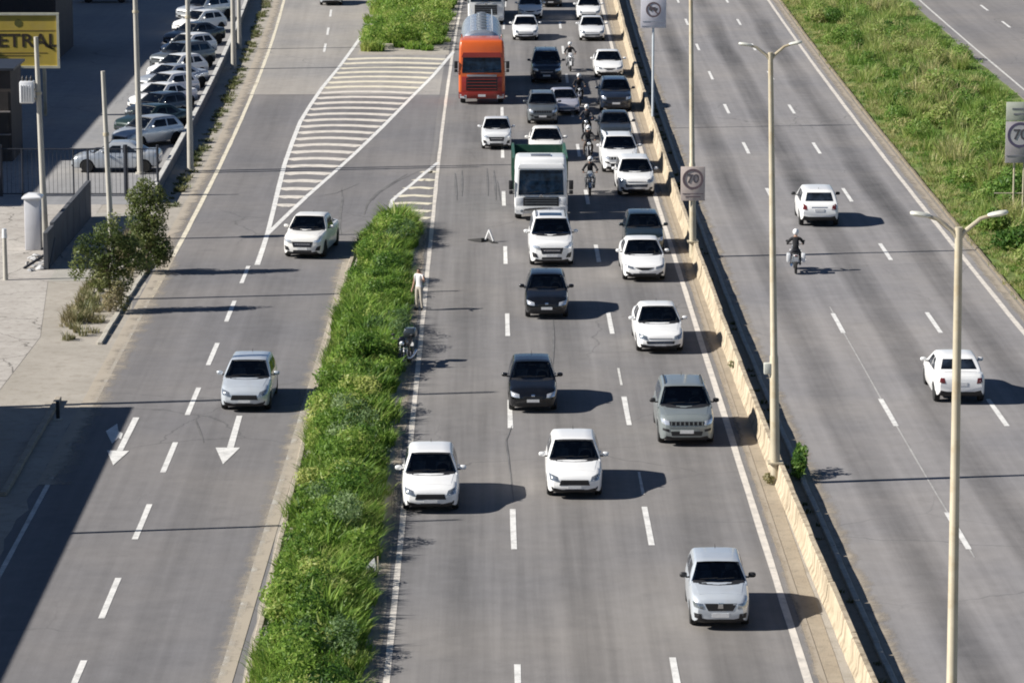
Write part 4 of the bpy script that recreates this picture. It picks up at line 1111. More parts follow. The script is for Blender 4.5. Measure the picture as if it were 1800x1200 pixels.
def green_truck():
    p = G(951, 388)
    root = empty('truck', (p.x, p.y, 0.012), R(0.2))
    tag(root, 'white cab-over truck with a green open body in the middle lane', 'truck')
    W = 2.38
    tree = truck_cab(root, W, 1.95, .55, 2.82, PAINT['white'], PAINT['white'], (1.16, 2.28), (.52, 1.06, .66), (2.36, 2.56, PAINT['white']), badge=1.09)
    put('roof_hatch', MB().box((0, .85, 2.84), (.9, .55, .07)).mesh('roof_hatch', M_RIM, 40, .02), root)
    for sg in (-1, 1):
        put('corner_panel', MB().box((sg * (W / 2 - .22), -.045, .84), (.34, .05, .42)).mesh('corner_panel', PAINT['pearl'], 40, .02), root)
    put('chassis', MB().box((-.38, 4.0, .78), (.10, 7.2, .24)).box((.38, 4.0, .78), (.10, 7.2, .24)).mesh('chassis', M_BLACK), root)
    M_G = plain('truck_green', (0.03, 0.10, 0.065), 0.5, 0, 0.15, 2, dirt=((0.16, 0.17, 0.13), 0.5))
    b = MB(); y0, y1, z0, z1, hx = 2.25, 7.4, 1.0, 2.46, 1.2
    b.box((0, (y0 + y1) / 2, z0 + .06), (2 * hx, y1 - y0, .12))
    b.box((-hx + .03, (y0 + y1) / 2, (z0 + z1) / 2), (.06, y1 - y0, z1 - z0)); b.box((hx - .03, (y0 + y1) / 2, (z0 + z1) / 2), (.06, y1 - y0, z1 - z0))
    b.box((0, y0 + .03, (z0 + z1) / 2 + .04), (2 * hx - .13, .06, z1 - z0)); b.box((0, y1 - .03, (z0 + z1) / 2), (2 * hx - .13, .06, z1 - z0 - .02))
    bo = put('cargo_body', b.mesh('cargo_body', M_G), root)
    for sg in (-1, 1):
        for k in range(7):
            put('rib', MB().box((sg * (hx + .035), y0 + .35 + (y1 - y0 - .7) * k / 6, (z0 + z1) / 2), (.07, .09, z1 - z0 - .1)).mesh('rib', M_G), bo)
        put('top_rail', MB().box((sg * (hx), (y0 + y1) / 2, z1 + .035), (.12, y1 - y0, .07)).mesh('top_rail', M_G), bo)
    put('load_cover', MB().box((.05, 3.2, 2.24), (2.1, 1.6, .10), rx=.05).mesh('load_cover', plain('tarp_green', (.07, .15, .11), .8, 0, .4, 4)), bo)
    for sg in (-1, 1):
        big_wheel(root, sg * 1.02, .78); big_wheel(root, sg * 1.02, 5.5); big_wheel(root, sg * 1.02, 6.6)
green_truck()

def tank_lorry():
    p = G(847, 184)
    root = empty('tanker_lorry', (p.x, p.y, 0.012), R(0.2))
    tag(root, 'orange tractor lorry pulling a long silver tank along the left lane', 'lorry')
    W = 2.62
    truck_cab(root, W, 2.3, .60, 3.62, PAINT['orange'], PAINT['orange_red_shaded'], (1.80, 2.66), (.62, 1.52, .68), (2.70, 2.95, PAINT['orange_red_shaded']), badge=None)
    put('roof_spoiler', MB().loft([[(-1.05, .42, 3.50), (1.05, .42, 3.50), (1.05, .5, 3.62), (-1.05, .5, 3.62)], [(-1.05, 1.9, 3.55), (1.05, 1.9, 3.55), (1.0, 2.0, 3.70), (-1.0, 2.0, 3.70)]]).mesh('roof_spoiler', PAINT['orange'], 40, .04), root)
    put('roof_light_panel', MB().box((0, .20, 3.28), (1.5, .05, .18), rx=-.35).mesh('roof_light_panel', M_BLACK, 40, .015), root)
    put('lower_shade_panel', MB().box((0, -.038, 1.08), (2.3, .04, 1.02)).mesh('lower_shade_panel', PAINT['orange_red_shaded'], 40, .015), root)  # darker red sheet that paints shade onto the lower cab front
    put('front_panel', MB().box((0, -.07, 1.64), (1.7, .05, .12)).mesh('front_panel', M_RIM, 40, .015), root)
    for sg in (-1, 1):
        put('side_fairing', MB().box((sg * (W / 2 - .09), 2.75, 1.9), (.06, .9, 2.6)).mesh('side_fairing', PAINT['orange_red_shaded'], 40, .02), root)
        put('exhaust_stack', MB().tube([(sg * 1.16, 2.5, 1.0), (sg * 1.16, 2.5, 3.75)], .07, 10).mesh('exhaust_stack', M_CHROME, 40), root)
    put('chassis', MB().box((-.42, 4.2, .85), (.12, 8.0, .26)).box((.42, 4.2, .85), (.12, 8.0, .26)).mesh('chassis', M_BLACK), root)
    M_TANK = plain('tank_steel', (.62, .66, .71), .27, .75, .10, 1.4, dirt=((.42, .42, .42), .4))
    rings = []; ys = [3.6, 3.64, 3.75, 4.0, 6, 8, 10, 12, 13.6, 13.85, 13.96, 14.0]; sc = [.1, .6, .88, 1, 1, 1, 1, 1, 1, .88, .6, .1]
    for y, s in zip(ys, sc):
        r = []
        for k in range(28):
            a = 2 * math.pi * k / 28
            ca, sa = math.cos(a), math.sin(a)
            r.append((1.20 * s * math.copysign(abs(ca) ** .75, ca), y, 2.62 + 1.22 * s * math.copysign(abs(sa) ** .75, sa)))
        rings.append(r)
    t = put('tank', MB().loft(rings).mesh('tank', M_TANK, 30), root)
    for y in (5.2, 6.9, 8.6, 10.3, 12.0):
        rr = []
        for dy in (-.05, .05):
            rr.append([(1.22 * math.copysign(abs(math.cos(a)) ** .75, math.cos(a)), y + dy, 2.62 + 1.24 * math.copysign(abs(math.sin(a)) ** .75, math.sin(a))) for a in [2 * math.pi * k / 28 for k in range(28)]])
        put('tank_band', MB().loft(rr).mesh('tank_band', M_TANK, 30), t)
    for y in (4.6, 6.1, 7.8, 9.5, 11.2, 12.9):
        put('manhole_lid', MB().lathe([(3.80, .30), (3.94, .30), (3.96, .26), (4.0, .08)], 16, 'Z', (0, y, 0)).mesh('manhole_lid', plain('lid_steel', (.3, .33, .36), .4, .6), 30), t)
    for sg in (-1, 1):
        rail = MB().tube([(sg * .62, 4.1, 4.1), (sg * .62, 13.4, 4.1)], .025, 6)
        for k in range(8): rail.tube([(sg * .62, 4.1 + k * 9.3 / 7, 3.70), (sg * .62, 4.1 + k * 9.3 / 7, 4.1)], .018, 5)
        put('walkway_rail', rail.mesh('walkway_rail', PAINT['pearl']), t)
        put('mudguard_skirt', MB().box((sg * 1.2, 8.8, 1.25), (.05, 9.6, .35)).mesh('mudguard_skirt', PAINT['white']), root)
    put('trailer_frame', MB().box((0, 9.4, 1.20), (1.0, 9.2, .22)).mesh('trailer_frame', M_BLACK), root)
    for y in (.9, 4.6, 5.75, 10.4, 11.6, 12.8):
        for sg in (-1, 1): big_wheel(root, sg * 1.08, y)
tank_lorry()
def white_lorry():
    y = 243.0
    root = empty('box_lorry', (-.55 + cv_main(y), y, 0.012), R(-1.0))
    tag(root, 'white lorry at the top edge following the silver tank', 'lorry')
    truck_cab(root, 2.5, 2.1, .55, 2.95, PAINT['white'], PAINT['white'], (1.6, 2.5), (.72, 1.4, .62), (2.55, 2.75, PAINT['white']), badge=1.45)
    b = put('cargo_box', MB().box((0, 6.2, 2.2), (2.5, 7.6, 2.5)).mesh('cargo_box', PAINT['pearl'], 40, .05), root)
    for k in range(8):
        for sg in (-1, 1): put('panel_rib', MB().box((sg * 1.262, 2.9 + k * .94, 2.2), (.03, .05, 2.3)).mesh('panel_rib', PAINT['pearl']), b)
    put('chassis', MB().box((0, 5.4, .8), (.9, 8.5, .22)).mesh('chassis', M_BLACK), root)
    for yy in (.85, 7.6, 8.8):
        for sg in (-1, 1): big_wheel(root, sg * 1.05, yy)
white_lorry()

# ------------------------------------------------------------------ motorcycles and riders
def skinned(name, joints, bones, mats, matfn, sub=2):
    """joints: {name: (pos, radius)}; bones: pairs; grows one continuous surface"""
    names = list(joints); idx = {n2: i for i, n2 in enumerate(names)}
    me = bpy.data.meshes.new(name + '_src')
    me.from_pydata([joints[n2][0] for n2 in names], [(idx[a], idx[b2]) for a, b2 in bones], [])
    o = bpy.data.objects.new(name + '_src', me); COL.objects.link(o)
    md = o.modifiers.new('skin', 'SKIN'); md.use_smooth_shade = True
    for n2 in names:
        r = joints[n2][1]; r = r if hasattr(r, '__len__') else (r, r)
        me.skin_vertices[0].data[idx[n2]].radius = r
    for v in me.skin_vertices[0].data: v.use_root = False
    me.skin_vertices[0].data[0].use_root = True
    sb = o.modifiers.new('sub', 'SUBSURF'); sb.levels = sub; sb.render_levels = sub
    dg = bpy.context.evaluated_depsgraph_get(); dg.update()
    out = bpy.data.meshes.new_from_object(o.evaluated_get(dg)); out.name = name
    bpy.data.objects.remove(o); bpy.data.meshes.remove(me)
    out.materials.clear()
    for m in mats: out.materials.append(m)
    for p in out.polygons: p.material_index = matfn(p.center); p.use_smooth = True
    return out
SKIN = plain('skin', (.33, .19, .13), .6, 0, .08)
CLOTH = {'black': plain('cloth_black', (.014, .014, .017), .85, 0, .3, 6), 'charcoal': plain('cloth_charcoal', (.035, .035, .042), .85, 0, .3, 6),
         'white': plain('cloth_white', (.62, .62, .62), .8, 0, .08, 6), 'jeans': plain('cloth_jeans', (.04, .055, .09), .85, 0, .25, 6),
         'brown': plain('cloth_brown', (.10, .07, .055), .85, 0, .25, 6)}
def rider_mesh():
    J = {'pelvis': ((0, .18, .86), (.15, .13)), 'waist': ((0, .17, 1.03), (.135, .11)), 'chest': ((0, .10, 1.24), (.165, .12)), 'neckbase': ((0, .06, 1.40), (.085, .08)),
         'neck': ((0, .035, 1.47), .055), 'chin': ((0, .005, 1.56), (.075, .085)), 'crown': ((0, 0, 1.68), (.075, .09))}
    B = [('pelvis', 'waist'), ('waist', 'chest'), ('chest', 'neckbase'), ('neckbase', 'neck'), ('neck', 'chin'), ('chin', 'crown')]
    for s, n2 in ((1, 'r'), (-1, 'l')):
        J.update({n2 + 'sh': ((s * .19, .09, 1.36), .075), n2 + 'el': ((s * .33, -.10, 1.16), .052), n2 + 'wr': ((s * .31, -.36, 1.07), .035), n2 + 'pa': ((s * .31, -.42, 1.065), (.040, .022)),
                  n2 + 'hip': ((s * .11, .14, .84), .10), n2 + 'kn': ((s * .21, -.20, .74), .065), n2 + 'an': ((s * .19, .10, .36), .045), n2 + 'he': ((s * .19, .13, .30), .045), n2 + 'to': ((s * .20, -.08, .29), .04)})
        B += [('neckbase', n2 + 'sh'), (n2 + 'sh', n2 + 'el'), (n2 + 'el', n2 + 'wr'), (n2 + 'wr', n2 + 'pa'), ('pelvis', n2 + 'hip'), (n2 + 'hip', n2 + 'kn'), (n2 + 'kn', n2 + 'an'), (n2 + 'an', n2 + 'he'), (n2 + 'he', n2 + 'to')]
        for k in range(4):
            x = s * (.275 + .023 * k)
            J[n2 + 'f%d' % k] = ((x, -.465, 1.075), .010); J[n2 + 'g%d' % k] = ((x, -.475 + .003 * k, 1.045), .009)
            B += [(n2 + 'pa', n2 + 'f%d' % k), (n2 + 'f%d' % k, n2 + 'g%d' % k)]
        J[n2 + 'th'] = ((s * .255, -.425, 1.045), .011); B.append((n2 + 'pa', n2 + 'th'))
    def mf(c):
        if c.z > 1.45: return 2
        if c.z < .345: return 3
        if c.z < .98: return 1 if not (c.y < -.3 and c.z > .95) else 0
        if c.y < -.385 and c.z > 1.0: return 2
        return 0
    return skinned('person', J, B, [CLOTH['black'], CLOTH['jeans'], SKIN, M_BLACK], mf)
RIDER = rider_mesh()
def ell(c, r, n=14, m=8):
    rings = []
    for j in range(m + 1):
        t = math.pi * j / m; s = max(math.sin(t), .02)
        rings.append([(c[0] + r[0] * s * math.cos(2 * math.pi * k / n), c[1] + r[1] * s * math.sin(2 * math.pi * k / n), c[2] - r[2] * math.cos(t)) for k in range(n)])
    return rings
HELMET = {}
def helmet(colour):
    if colour not in HELMET:
        HELMET[colour] = (MB().loft(ell((0, .01, 1.635), (.128, .150, .140))).mesh('helmet', colour, 60),
                          MB().loft(ell((0, -.045, 1.625), (.104, .108, .060))).mesh('visor', M_GLASS, 60))
    return HELMET[colour]
BIKE = {}
def bike_parts():
    if BIKE: return BIKE['p']
    p = []
    ty = MB().lathe([(-.05, .20), (-.055, .26), (-.03, .30), (.03, .30), (.055, .26), (.05, .20)], 20).mesh('tyre', M_RUBBER, 40)
    rm = MB().lathe([(-.03, .04), (-.03, .20), (.03, .21), (.02, .17), (.03, .04)], 16)
    rim = rm.mesh('rim', M_RIM, 35)
    for y in (-.66, .62): p.append(('wheel', ty, (0, y, .30), None, [('rim', rim)]))
    for s in (-1, 1): p.append(('fork', MB().tube([(s * .07, -.66, .30), (s * .07, -.42, .92)], .022, 8).mesh('fork', M_RIM, 40), (0, 0, 0), None, []))
    p.append(('handlebar', MB().tube([(-.36, -.40, 1.05), (-.2, -.47, 1.05), (0, -.46, 1.0), (.2, -.47, 1.05), (.36, -.40, 1.05)], .016, 8).mesh('handlebar', M_BLACK, 40), (0, 0, 0), None, []))
    for s in (-1, 1): p.append(('mirror', MB().loft(ell((s * .34, -.42, 1.19), (.065, .02, .045), 10, 6)).tube([(s * .28, -.42, 1.05), (s * .34, -.42, 1.17)], .008, 5).mesh('mirror', M_BLACK, 60), (0, 0, 0), None, []))
    p.append(('fuel_tank', MB().loft(ell((0, -.14, .86), (.14, .27, .13))).mesh('fuel_tank', PAINT['black'], 60), (0, 0, 0), 'paint', []))
    p.append(('seat', MB().loft([[(-.11, .02, .76), (.11, .02, .76), (.10, .02, .83), (-.10, .02, .83)], [(-.13, .3, .75), (.13, .3, .75), (.12, .3, .81), (-.12, .3, .81)], [(-.10, .72, .80), (.10, .72, .80), (.09, .72, .88), (-.09, .72, .88)]]).mesh('seat', M_BLACK, 40, .02), (0, 0, 0), None, []))
    p.append(('tail_cowl', MB().loft([[(-.12, .25, .66), (.12, .25, .66), (.12, .25, .75), (-.12, .25, .75)], [(-.08, .85, .74), (.08, .85, .74), (.07, .85, .82), (-.07, .85, .82)]]).mesh('tail_cowl', PAINT['black'], 40, .02), (0, 0, 0), 'paint', []))
    p.append(('engine', MB().box((0, -.05, .45), (.24, .40, .34)).lathe([(-.18, .10), (.18, .10)], 12, 'X', (0, .08, .42)).mesh('engine', M_LAMPDARK, 40, .03), (0, 0, 0), None, []))
    p.append(('frame', MB().tube([(0, -.40, .92), (0, -.28, .50), (0, -.1, .30), (0, .25, .30), (0, .62, .32)], .03, 6).tube([(0, -.40, .92), (0, .05, .72), (0, .5, .72)], .03, 6).mesh('frame', M_BLACK, 40), (0, 0, 0), None, []))
    p.append(('exhaust', MB().tube([(.10, -.15, .30), (.16, .1, .26), (.18, .4, .30), (.19, .85, .40)], [.03, .035, .05, .055], 10).mesh('exhaust', M_CHROME, 40), (0, 0, 0), None, []))
    p.append(('headlight', MB().loft(ell((0, -.55, .90), (.095, .07, .095), 12, 8)).mesh('headlight', M_LAMPGLASS, 60), (0, 0, 0), None, []))
    p.append(('front_cowl', MB().loft([[(-.13, -.50, .78), (.13, -.50, .78), (.13, -.44, .80), (-.13, -.44, .80)], [(-.15, -.54, .98), (.15, -.54, .98), (.15, -.44, 1.0), (-.15, -.44, 1.0)], [(-.09, -.48, 1.14), (.09, -.48, 1.14), (.09, -.45, 1.14), (-.09, -.45, 1.14)]]).mesh('front_cowl', PAINT['black'], 40, .02), (0, 0, 0), 'paint', []))
    fr = []
    for k in range(7):
        a = math.radians(20 + 20 * k); fr.append([(-.06, -.66 - .33 * math.cos(a), .30 + .33 * math.sin(a)), (.06, -.66 - .33 * math.cos(a), .30 + .33 * math.sin(a)), (.06, -.66 - .315 * math.cos(a), .30 + .315 * math.sin(a)), (-.06, -.66 - .315 * math.cos(a), .30 + .315 * math.sin(a))])
    p.append(('mudguard', MB().loft(fr).mesh('mudguard', PAINT['black'], 40), (0, 0, 0), 'paint', []))
    for s in (-1, 1): p.append(('leg_shield', MB().box((s * .20, -.30, .66), (.05, .10, .42), rx=.25).mesh('leg_shield', PAINT['black'], 40, .015), (0, 0, 0), 'paint', []))
    p.append(('taillight', MB().box((0, .87, .78), (.12, .04, .06)).mesh('taillight', M_TAIL, 40, .01), (0, 0, 0), None, []))
    p.append(('number_plate', MB().box((0, .90, .62), (.18, .015, .15), rx=-.2).mesh('number_plate', M_PLATE), (0, 0, 0), None, []))
    BIKE['p'] = p; return p
BOXM = MB().loft([[(-.20, .60, .90), (.20, .60, .90), (.20, .98, .90), (-.20, .98, .90)], [(-.22, .58, 1.05), (.22, .58, 1.05), (.22, 1.0, 1.05), (-.22, 1.0, 1.05)], [(-.17, .62, 1.22), (.17, .62, 1.22), (.17, .96, 1.22), (-.17, .96, 1.22)]]).mesh('top_box', PAINT['pearl'], 40, .03)
PANM = [MB().box((s * .30, .55, .66), (.16, .42, .34)).mesh('pannier', PAINT['pearl'], 40, .03) for s in (-1, 1)]
def moto(px, paint, jacket, trousers, hel, blabel, plabel, rz=0.0, box=False, panniers=False, by='front'):
    p = G(*px); fwd = Matrix.Rotation(rz, 3, 'Z') @ Vector((0, -1, 0))
    loc = p - fwd * 0.85 if by == 'front' else p + fwd * 0.85
    loc.z = 0.012
    root = empty('motorcycle', loc, rz); tag(root, blabel, 'motorcycle')
    for nm, me, l0, key, subs in bike_parts():
        o = put(nm, me, root, l0, mat=PAINT[paint] if key == 'paint' else None)
        for sn, sm in subs: put(sn, sm, o)
    if box: put('top_box', BOXM, root, mat=PAINT['slate'])
    if panniers:
        for m in PANM: put('pannier', m, root)
    if plabel is None: return root
    r = put('person', RIDER, None, loc, (0, 0, rz))
    for k, c in ((0, jacket), (1, trousers)):
        r.material_slots[k].link = 'OBJECT'; r.material_slots[k].material = CLOTH[c]
    tag(r, plabel, 'person')
    hm, vm = helmet(PAINT[hel] if hel in PAINT else hel)
    h = put('helmet', hm, r); put('visor', vm, h)
moto((1003, 127), 'pearl', 'black', 'black', 'white', 'pale motorcycle beside the dark navy vehicle, farthest of the lane-splitting bikes', 'person in black riding the farthest motorcycle in the jam', R(2))
moto((1020, 187), 'black', 'black', 'black', 'pearl', 'black motorcycle between the lilac car and the dark blue vehicle', 'person in black with white helmet riding beside the lilac-silver car', R(4))
moto((1030, 246), 'black', 'charcoal', 'black', 'white', 'dark motorcycle left of the dark grey saloon', 'person in charcoal jacket with white helmet riding beside the dark grey saloon', R(-4))
moto((1036, 286), 'black', 'black', 'brown', 'white', 'dark motorcycle behind the nearest bike, left of the tall white vehicle', 'person in black with brown trousers riding behind the nearest motorcycle', R(3))
moto((1037, 345), 'silver', 'black', 'charcoal', 'pearl', 'silver-fronted motorcycle beside the white truck, nearest bike in the jam', 'person in black riding the silver-fronted motorcycle beside the truck', R(-2))
moto((1399, 483), 'pearl', 'black', 'charcoal', 'white', 'white motorcycle with panniers riding away on the opposite carriageway', 'person in dark jacket and white helmet riding away on the opposite carriageway', math.pi - R(3), False, True, 'rear')

# ------------------------------------------------------------------ lamp posts, poles and signs
def lamp_post(loc, H, label, arm=0.92, rz=0.0, lean=0.0):
    root = empty('lamp_post', loc, rz); tag(root, label, 'lamp post', 'tall double-armed lamp posts on the barrier')
    root.rotation_euler = (0, lean, rz)
    put('pole', MB().tube([(0, 0, 0), (0, 0, H * .3), (0, 0, H * .3 + .05), (0, 0, H)], [.15, .13, .11, .075], 12).mesh('pole', M_GALV, 40), root)
    put('base_plate', MB().box((0, 0, .68), (.46, .46, .05)).mesh('base_plate', M_GALV), root)
    put('control_box', MB().box((-.20, 0, 3.6), (.22, .2, .34)).mesh('control_box', M_LAMP, 40, .02), root)
    for s in (-1, 1):
        a = put('arm', MB().tube([(0, 0, H - .25), (s * .12, 0, H - .08), (s * arm * .45, 0, H + .16), (s * arm * .8, 0, H + .26)], [.05, .045, .04, .035], 8).mesh('arm', M_GALV, 40), root)
        rings = []
        for x, w2, h2 in ((arm * .60, .04, .035), (arm * .68, .09, .05), (arm * .85, .11, .055), (arm * .99, .09, .045), (arm * 1.03, .03, .02)):
            rings.append([(s * x, math.cos(t) * w2, H + .24 + (x - arm * .7) * .16 + math.sin(t) * h2) for t in [2 * math.pi * k / 10 for k in range(10)]])
        hd = put('lamp_head', MB().loft(rings).mesh('lamp_head', M_LAMP, 50), a)
    return root
p = G(1363, 850)
lamp_post((p.x, p.y, 0), height_at(850, 92), 'double-armed grey lamp post on the barrier with a green bush at its foot', lean=R(-1.45))
p = G(1218, 452)
lamp_post((p.x, p.y, 0), 13.3, 'tall lamp post on the barrier carrying the round 70 speed sign', lean=R(-1.0))
yb = 66.8
lamp_post((bar_x(yb) - .28, yb, 0), 13.85, 'nearest lamp post, its cream pole running out of the bottom of the picture', lean=R(-0.5))

def ring_mesh(R0, R1, y, n=32, th=.012):
    m = MB(); rings = []
    for k in range(n):
        a = 2 * math.pi * k / n; ca, sa = math.cos(a), math.sin(a)
        rings.append([(R0 * ca, y, R0 * sa), (R1 * ca, y, R1 * sa), (R1 * ca, y + th, R1 * sa), (R0 * ca, y + th, R0 * sa)])
    rings.append(rings[0])
    return m.loft(rings, caps=False)
def text_mesh(s, size, mat, sx=1.0):
    cu = bpy.data.curves.new('lettering', 'FONT'); cu.body = s; cu.size = size; cu.align_x = 'CENTER'; cu.align_y = 'CENTER'; cu.extrude = .004; cu.offset = size * .018
    o = bpy.data.objects.new('tmp', cu); COL.objects.link(o)
    dg = bpy.context.evaluated_depsgraph_get(); dg.update()
    me = bpy.data.meshes.new_from_object(o.evaluated_get(dg)); bpy.data.objects.remove(o)
    me.name = 'lettering'; me.materials.clear(); me.materials.append(mat)
    for v in me.vertices: v.co = (v.co.x * sx, -v.co.z, v.co.y)
    return me
# 70 sign on the lamp post
p = G(1218, 452); z0, z1 = height_at(452, 352), height_at(452, 292); w = 1.02
root = empty('speed_sign', (p.x - .04, p.y - .16, 0)); tag(root, 'white 70 speed limit sign fixed to the lamp post above the barrier', 'sign')
pa = put('panel', MB().box((0, 0, (z0 + z1) / 2), (w, .03, z1 - z0)).mesh('panel', M_SIGN, 40, .012), root)
put('border_ring', ring_mesh(.34, .44, -.028).mesh('border_ring', M_RING), root, (0, 0, z1 - .53))
put('lettering', text_mesh('70', .52, M_SIGNINK), root, (0, -.024, z1 - .53))
for z_, w_, h_ in ((z0 + .30, .86, .03), (z0 + .17, .62, .05)): put('band', MB().box((0, -.022, z_), (w * w_, .008, h_)).mesh('band', M_RING), root)
put('bracket', MB().box((0, .04, z1 - .3), (.3, .05, .06)).box((0, .04, z0 + .3), (.3, .05, .06)).mesh('bracket', M_GALV), root)
# no-lorries sign
p = G(1147, 226)
root = empty('lorry_ban_sign', (p.x, p.y, 0)); tag(root, 'white sign with a crossed-out lorry on a slim post at the barrier', 'sign')
zb, zt, w = height_at(226, 49), height_at(226, -8), 1.36
put('post', MB().tube([(0, 0, 0), (0, 0, zb + .8)], .065, 8).mesh('post', plain('post_pale', (.55, .60, .64), .5, .2), 40), root)
put('panel', MB().box((0, -.10, (zb + zt) / 2), (w, .03, zt - zb)).mesh('panel', plain('sign_lilac_white', (.60, .59, .64), .5, 0, .05), 40, .012), root)
zc_ = height_at(226, 17)
put('border_ring', ring_mesh(.32, .41, -.128).mesh('border_ring', M_RING), root, (0, 0, zc_))
put('lorry_symbol', MB().box((-.07, -.122, zc_ + .05), (.34, .008, .17)).box((.17, -.122, zc_ + .02), (.12, .008, .12)).lathe([(-.126, .045), (-.118, .045)], 12, 'Y', (-.12, 0, zc_ - .06)).lathe([(-.126, .045), (-.118, .045)], 12, 'Y', (.14, 0, zc_ - .06)).mesh('lorry_symbol', M_SIGNINK), root)
put('slash', MB().box((0, -.134, zc_), (.70, .008, .07), ry=R(45)).mesh('slash', M_RING), root)
for z_, w_, h_ in ((zb + .34, .84, .05), (zb + .09, .92, .04)): put('band', MB().box((0, -.122, z_), (w * w_, .008, h_)).mesh('band', plain('sign_grey_ink', (.28, .31, .36), .6)), root)
# 70 sign on the right verge
p = G(1789, 372)
root = empty('speed_sign', (p.x, p.y, 0)); tag(root, 'tall sign with a 70 ring on the grass verge at the right edge', 'sign')
zb, zt, w = height_at(372, 286), height_at(372, 178), 1.32
for s in (-1, 1): put('post', MB().tube([(s * .22, 0, 0), (s * .22, 0, zt - .1)], .045, 8).mesh('post', M_GALV, 40), root)
put('cross_rail', MB().tube([(-1.1, 0, .85), (1.1, 0, .85)], .03, 6).mesh('cross_rail', M_GALV), root)
M_SG = plain('sign_greenish', (.46, .48, .40), .6, 0, .1)
put('upper_panel', MB().box((0, -.08, zt - .46), (w, .03, .86)).mesh('upper_panel', M_SG, 40, .012), root)
put('panel', MB().box((0, -.08, (zb + zt - .92) / 2), (w, .03, zt - .92 - zb)).mesh('panel', plain('sign_dull_lilac', (.40, .37, .38), .6, 0, .08), 40, .012), root)
put('border_ring', ring_mesh(.46, .58, -.108).mesh('border_ring', plain('ring_violet', (.12, .10, .17), .6)), root, (0, 0, height_at(372, 237)))
put('ring_field', MB().lathe([(-.104, .46), (-.098, .46)], 28, 'Y').mesh('ring_field', plain('ring_white', (.58, .55, .56), .5)), root, (0, 0, height_at(372, 237)))
put('lettering', text_mesh('70', .66, M_SIGNINK), root, (0, -.112, height_at(372, 237)))
for z_, w_, h_ in ((zt - .34, .6, .07), (zt - .58, .5, .07), (zb + .32, .9, .06)): put('band', MB().box((0, -.102, z_), (w * w_, .008, h_)).mesh('band', plain('sign_dull_ink', (.22, .22, .24), .6)), root)

def utility_pole(base, top_y, label, H=None, r=.15, lean=0.0, light=False, cross=True, mat=None):
    p = G(*base); H = H or height_at(base[1], top_y)
    root = empty('utility_pole', p); root.rotation_euler = (0, lean, 0)
    tag(root, label, 'pole', 'utility poles along the frontage road')
    put('shaft', MB().tube([(0, 0, 0), (0, 0, H)], [r, r * .62], 10).mesh('shaft', mat or M_POLE, 40), root)
    if cross:
        put('collar', MB().tube([(0, 0, H * .72), (0, 0, H * .72 + .12)], r * .95, 10).mesh('collar', M_GALV, 40), root)
        put('foot', MB().tube([(0, 0, 0), (0, 0, .10)], r * 1.5, 10).mesh('foot', M_POLE, 40), root)
    return root, H
a, Ha = utility_pole((80, 425), 65, 'grey pole carrying the white transformer box beside the yellow billboard', lean=R(-1.2))
utility_pole((201, 527), 125, 'slim concrete pole rising between the two roadside trees', r=.13, lean=R(-1.6))
utility_pole((247, 306), 0, 'pale pole in front of the parked white vehicle, running off the top edge', H=11.0, r=.16, lean=R(-.6))
utility_pole((335, 301), 0, 'pale pole on the pavement beside the low wall, running off the top edge', H=10.5, r=.16)
utility_pole((411, 122), 0, 'dark thin pole at the top of the pavement, nearer of a pair', H=9.0, r=.17)
utility_pole((421, 87), 0, 'dark thin pole at the top of the pavement, farther of a pair', H=9.0, r=.14)
utility_pole((-40, 716), 0, 'pole just left of the frame whose shadow crosses the frontage road below the silver hatchback', H=11.4, r=.17)
utility_pole((-75, 944), 0, 'pole left of the frame whose thin shadow crosses the shaded end of the frontage road', H=9.4, r=.11)
# transformer on the first pole
p = G(80, 425)
root = empty('transformer', (p.x - .62, p.y, height_at(425, 182)), 0); tag(root, 'pale grey transformer box hung on the pole beside the billboard', 'transformer')
put('casing', MB().box((0, 0, .5), (.62, .55, .95)).mesh('casing', PAINT['pearl'], 40, .06), root)
for k in range(5): put('cooling_fin', MB().box((-.22 + .11 * k, -.32, .45), (.03, .10, .75)).mesh('cooling_fin', PAINT['pearl']), root)
for k in range(3): put('bushing', MB().lathe([(.95, .05), (1.0, .07), (1.04, .04), (1.08, .07), (1.12, .04), (1.2, .02)], 10, 'Z', (-.18 + .18 * k, 0, 0)).mesh('bushing', M_BLACK, 40), root)
put('hanger', MB().box((.42, 0, .6), (.3, .1, .08)).box((.42, 0, .2), (.3, .1, .08)).mesh('hanger', M_GALV), root)

# billboard
p = G(38, 205); z0, z1 = height_at(205, 118), height_at(205, 25); w = 4.25
root = empty('billboard', (p.x, p.y, 0)); tag(root, 'yellow billboard with dark lettering standing in the shade at the top left', 'billboard')
M_YEL = plain('billboard_yellow', (.50, .37, .06), .6, 0, .12, .8, dirt=((.42, .32, .12), .5))
M_INKB = plain('billboard_ink', (.035, .025, .015), .7)
put('face', MB().box((0, 0, (z0 + z1) / 2), (w, .08, z1 - z0)).mesh('face', M_YEL), root)
put('frame', MB().box((0, -.03, z1), (w + .14, .16, .13)).box((0, -.03, z0), (w + .14, .16, .13)).box((-w / 2, -.03, (z0 + z1) / 2), (.13, .155, z1 - z0 - .13)).box((w / 2, -.03, (z0 + z1) / 2), (.13, .155, z1 - z0 - .13)).mesh('frame', plain('billboard_frame', (.55, .54, .42), .5, .1)), root)
for s in (-1.3, 1.3): put('post', MB().box((s, .14, z0 / 2 + .5), (.18, .16, z0 + 1.0)).mesh('post', M_GALV), root)
H_ = z1 - z0
lm = text_mesh('PETRAL', 1.02, M_INKB, 1.0)
xs = [v.co.x for v in lm.vertices]; kx = 3.9 / (max(xs) - min(xs))
for v in lm.vertices: v.co.x *= kx
put('lettering', lm, root, (.16, -.05, z0 + H_ * .49))
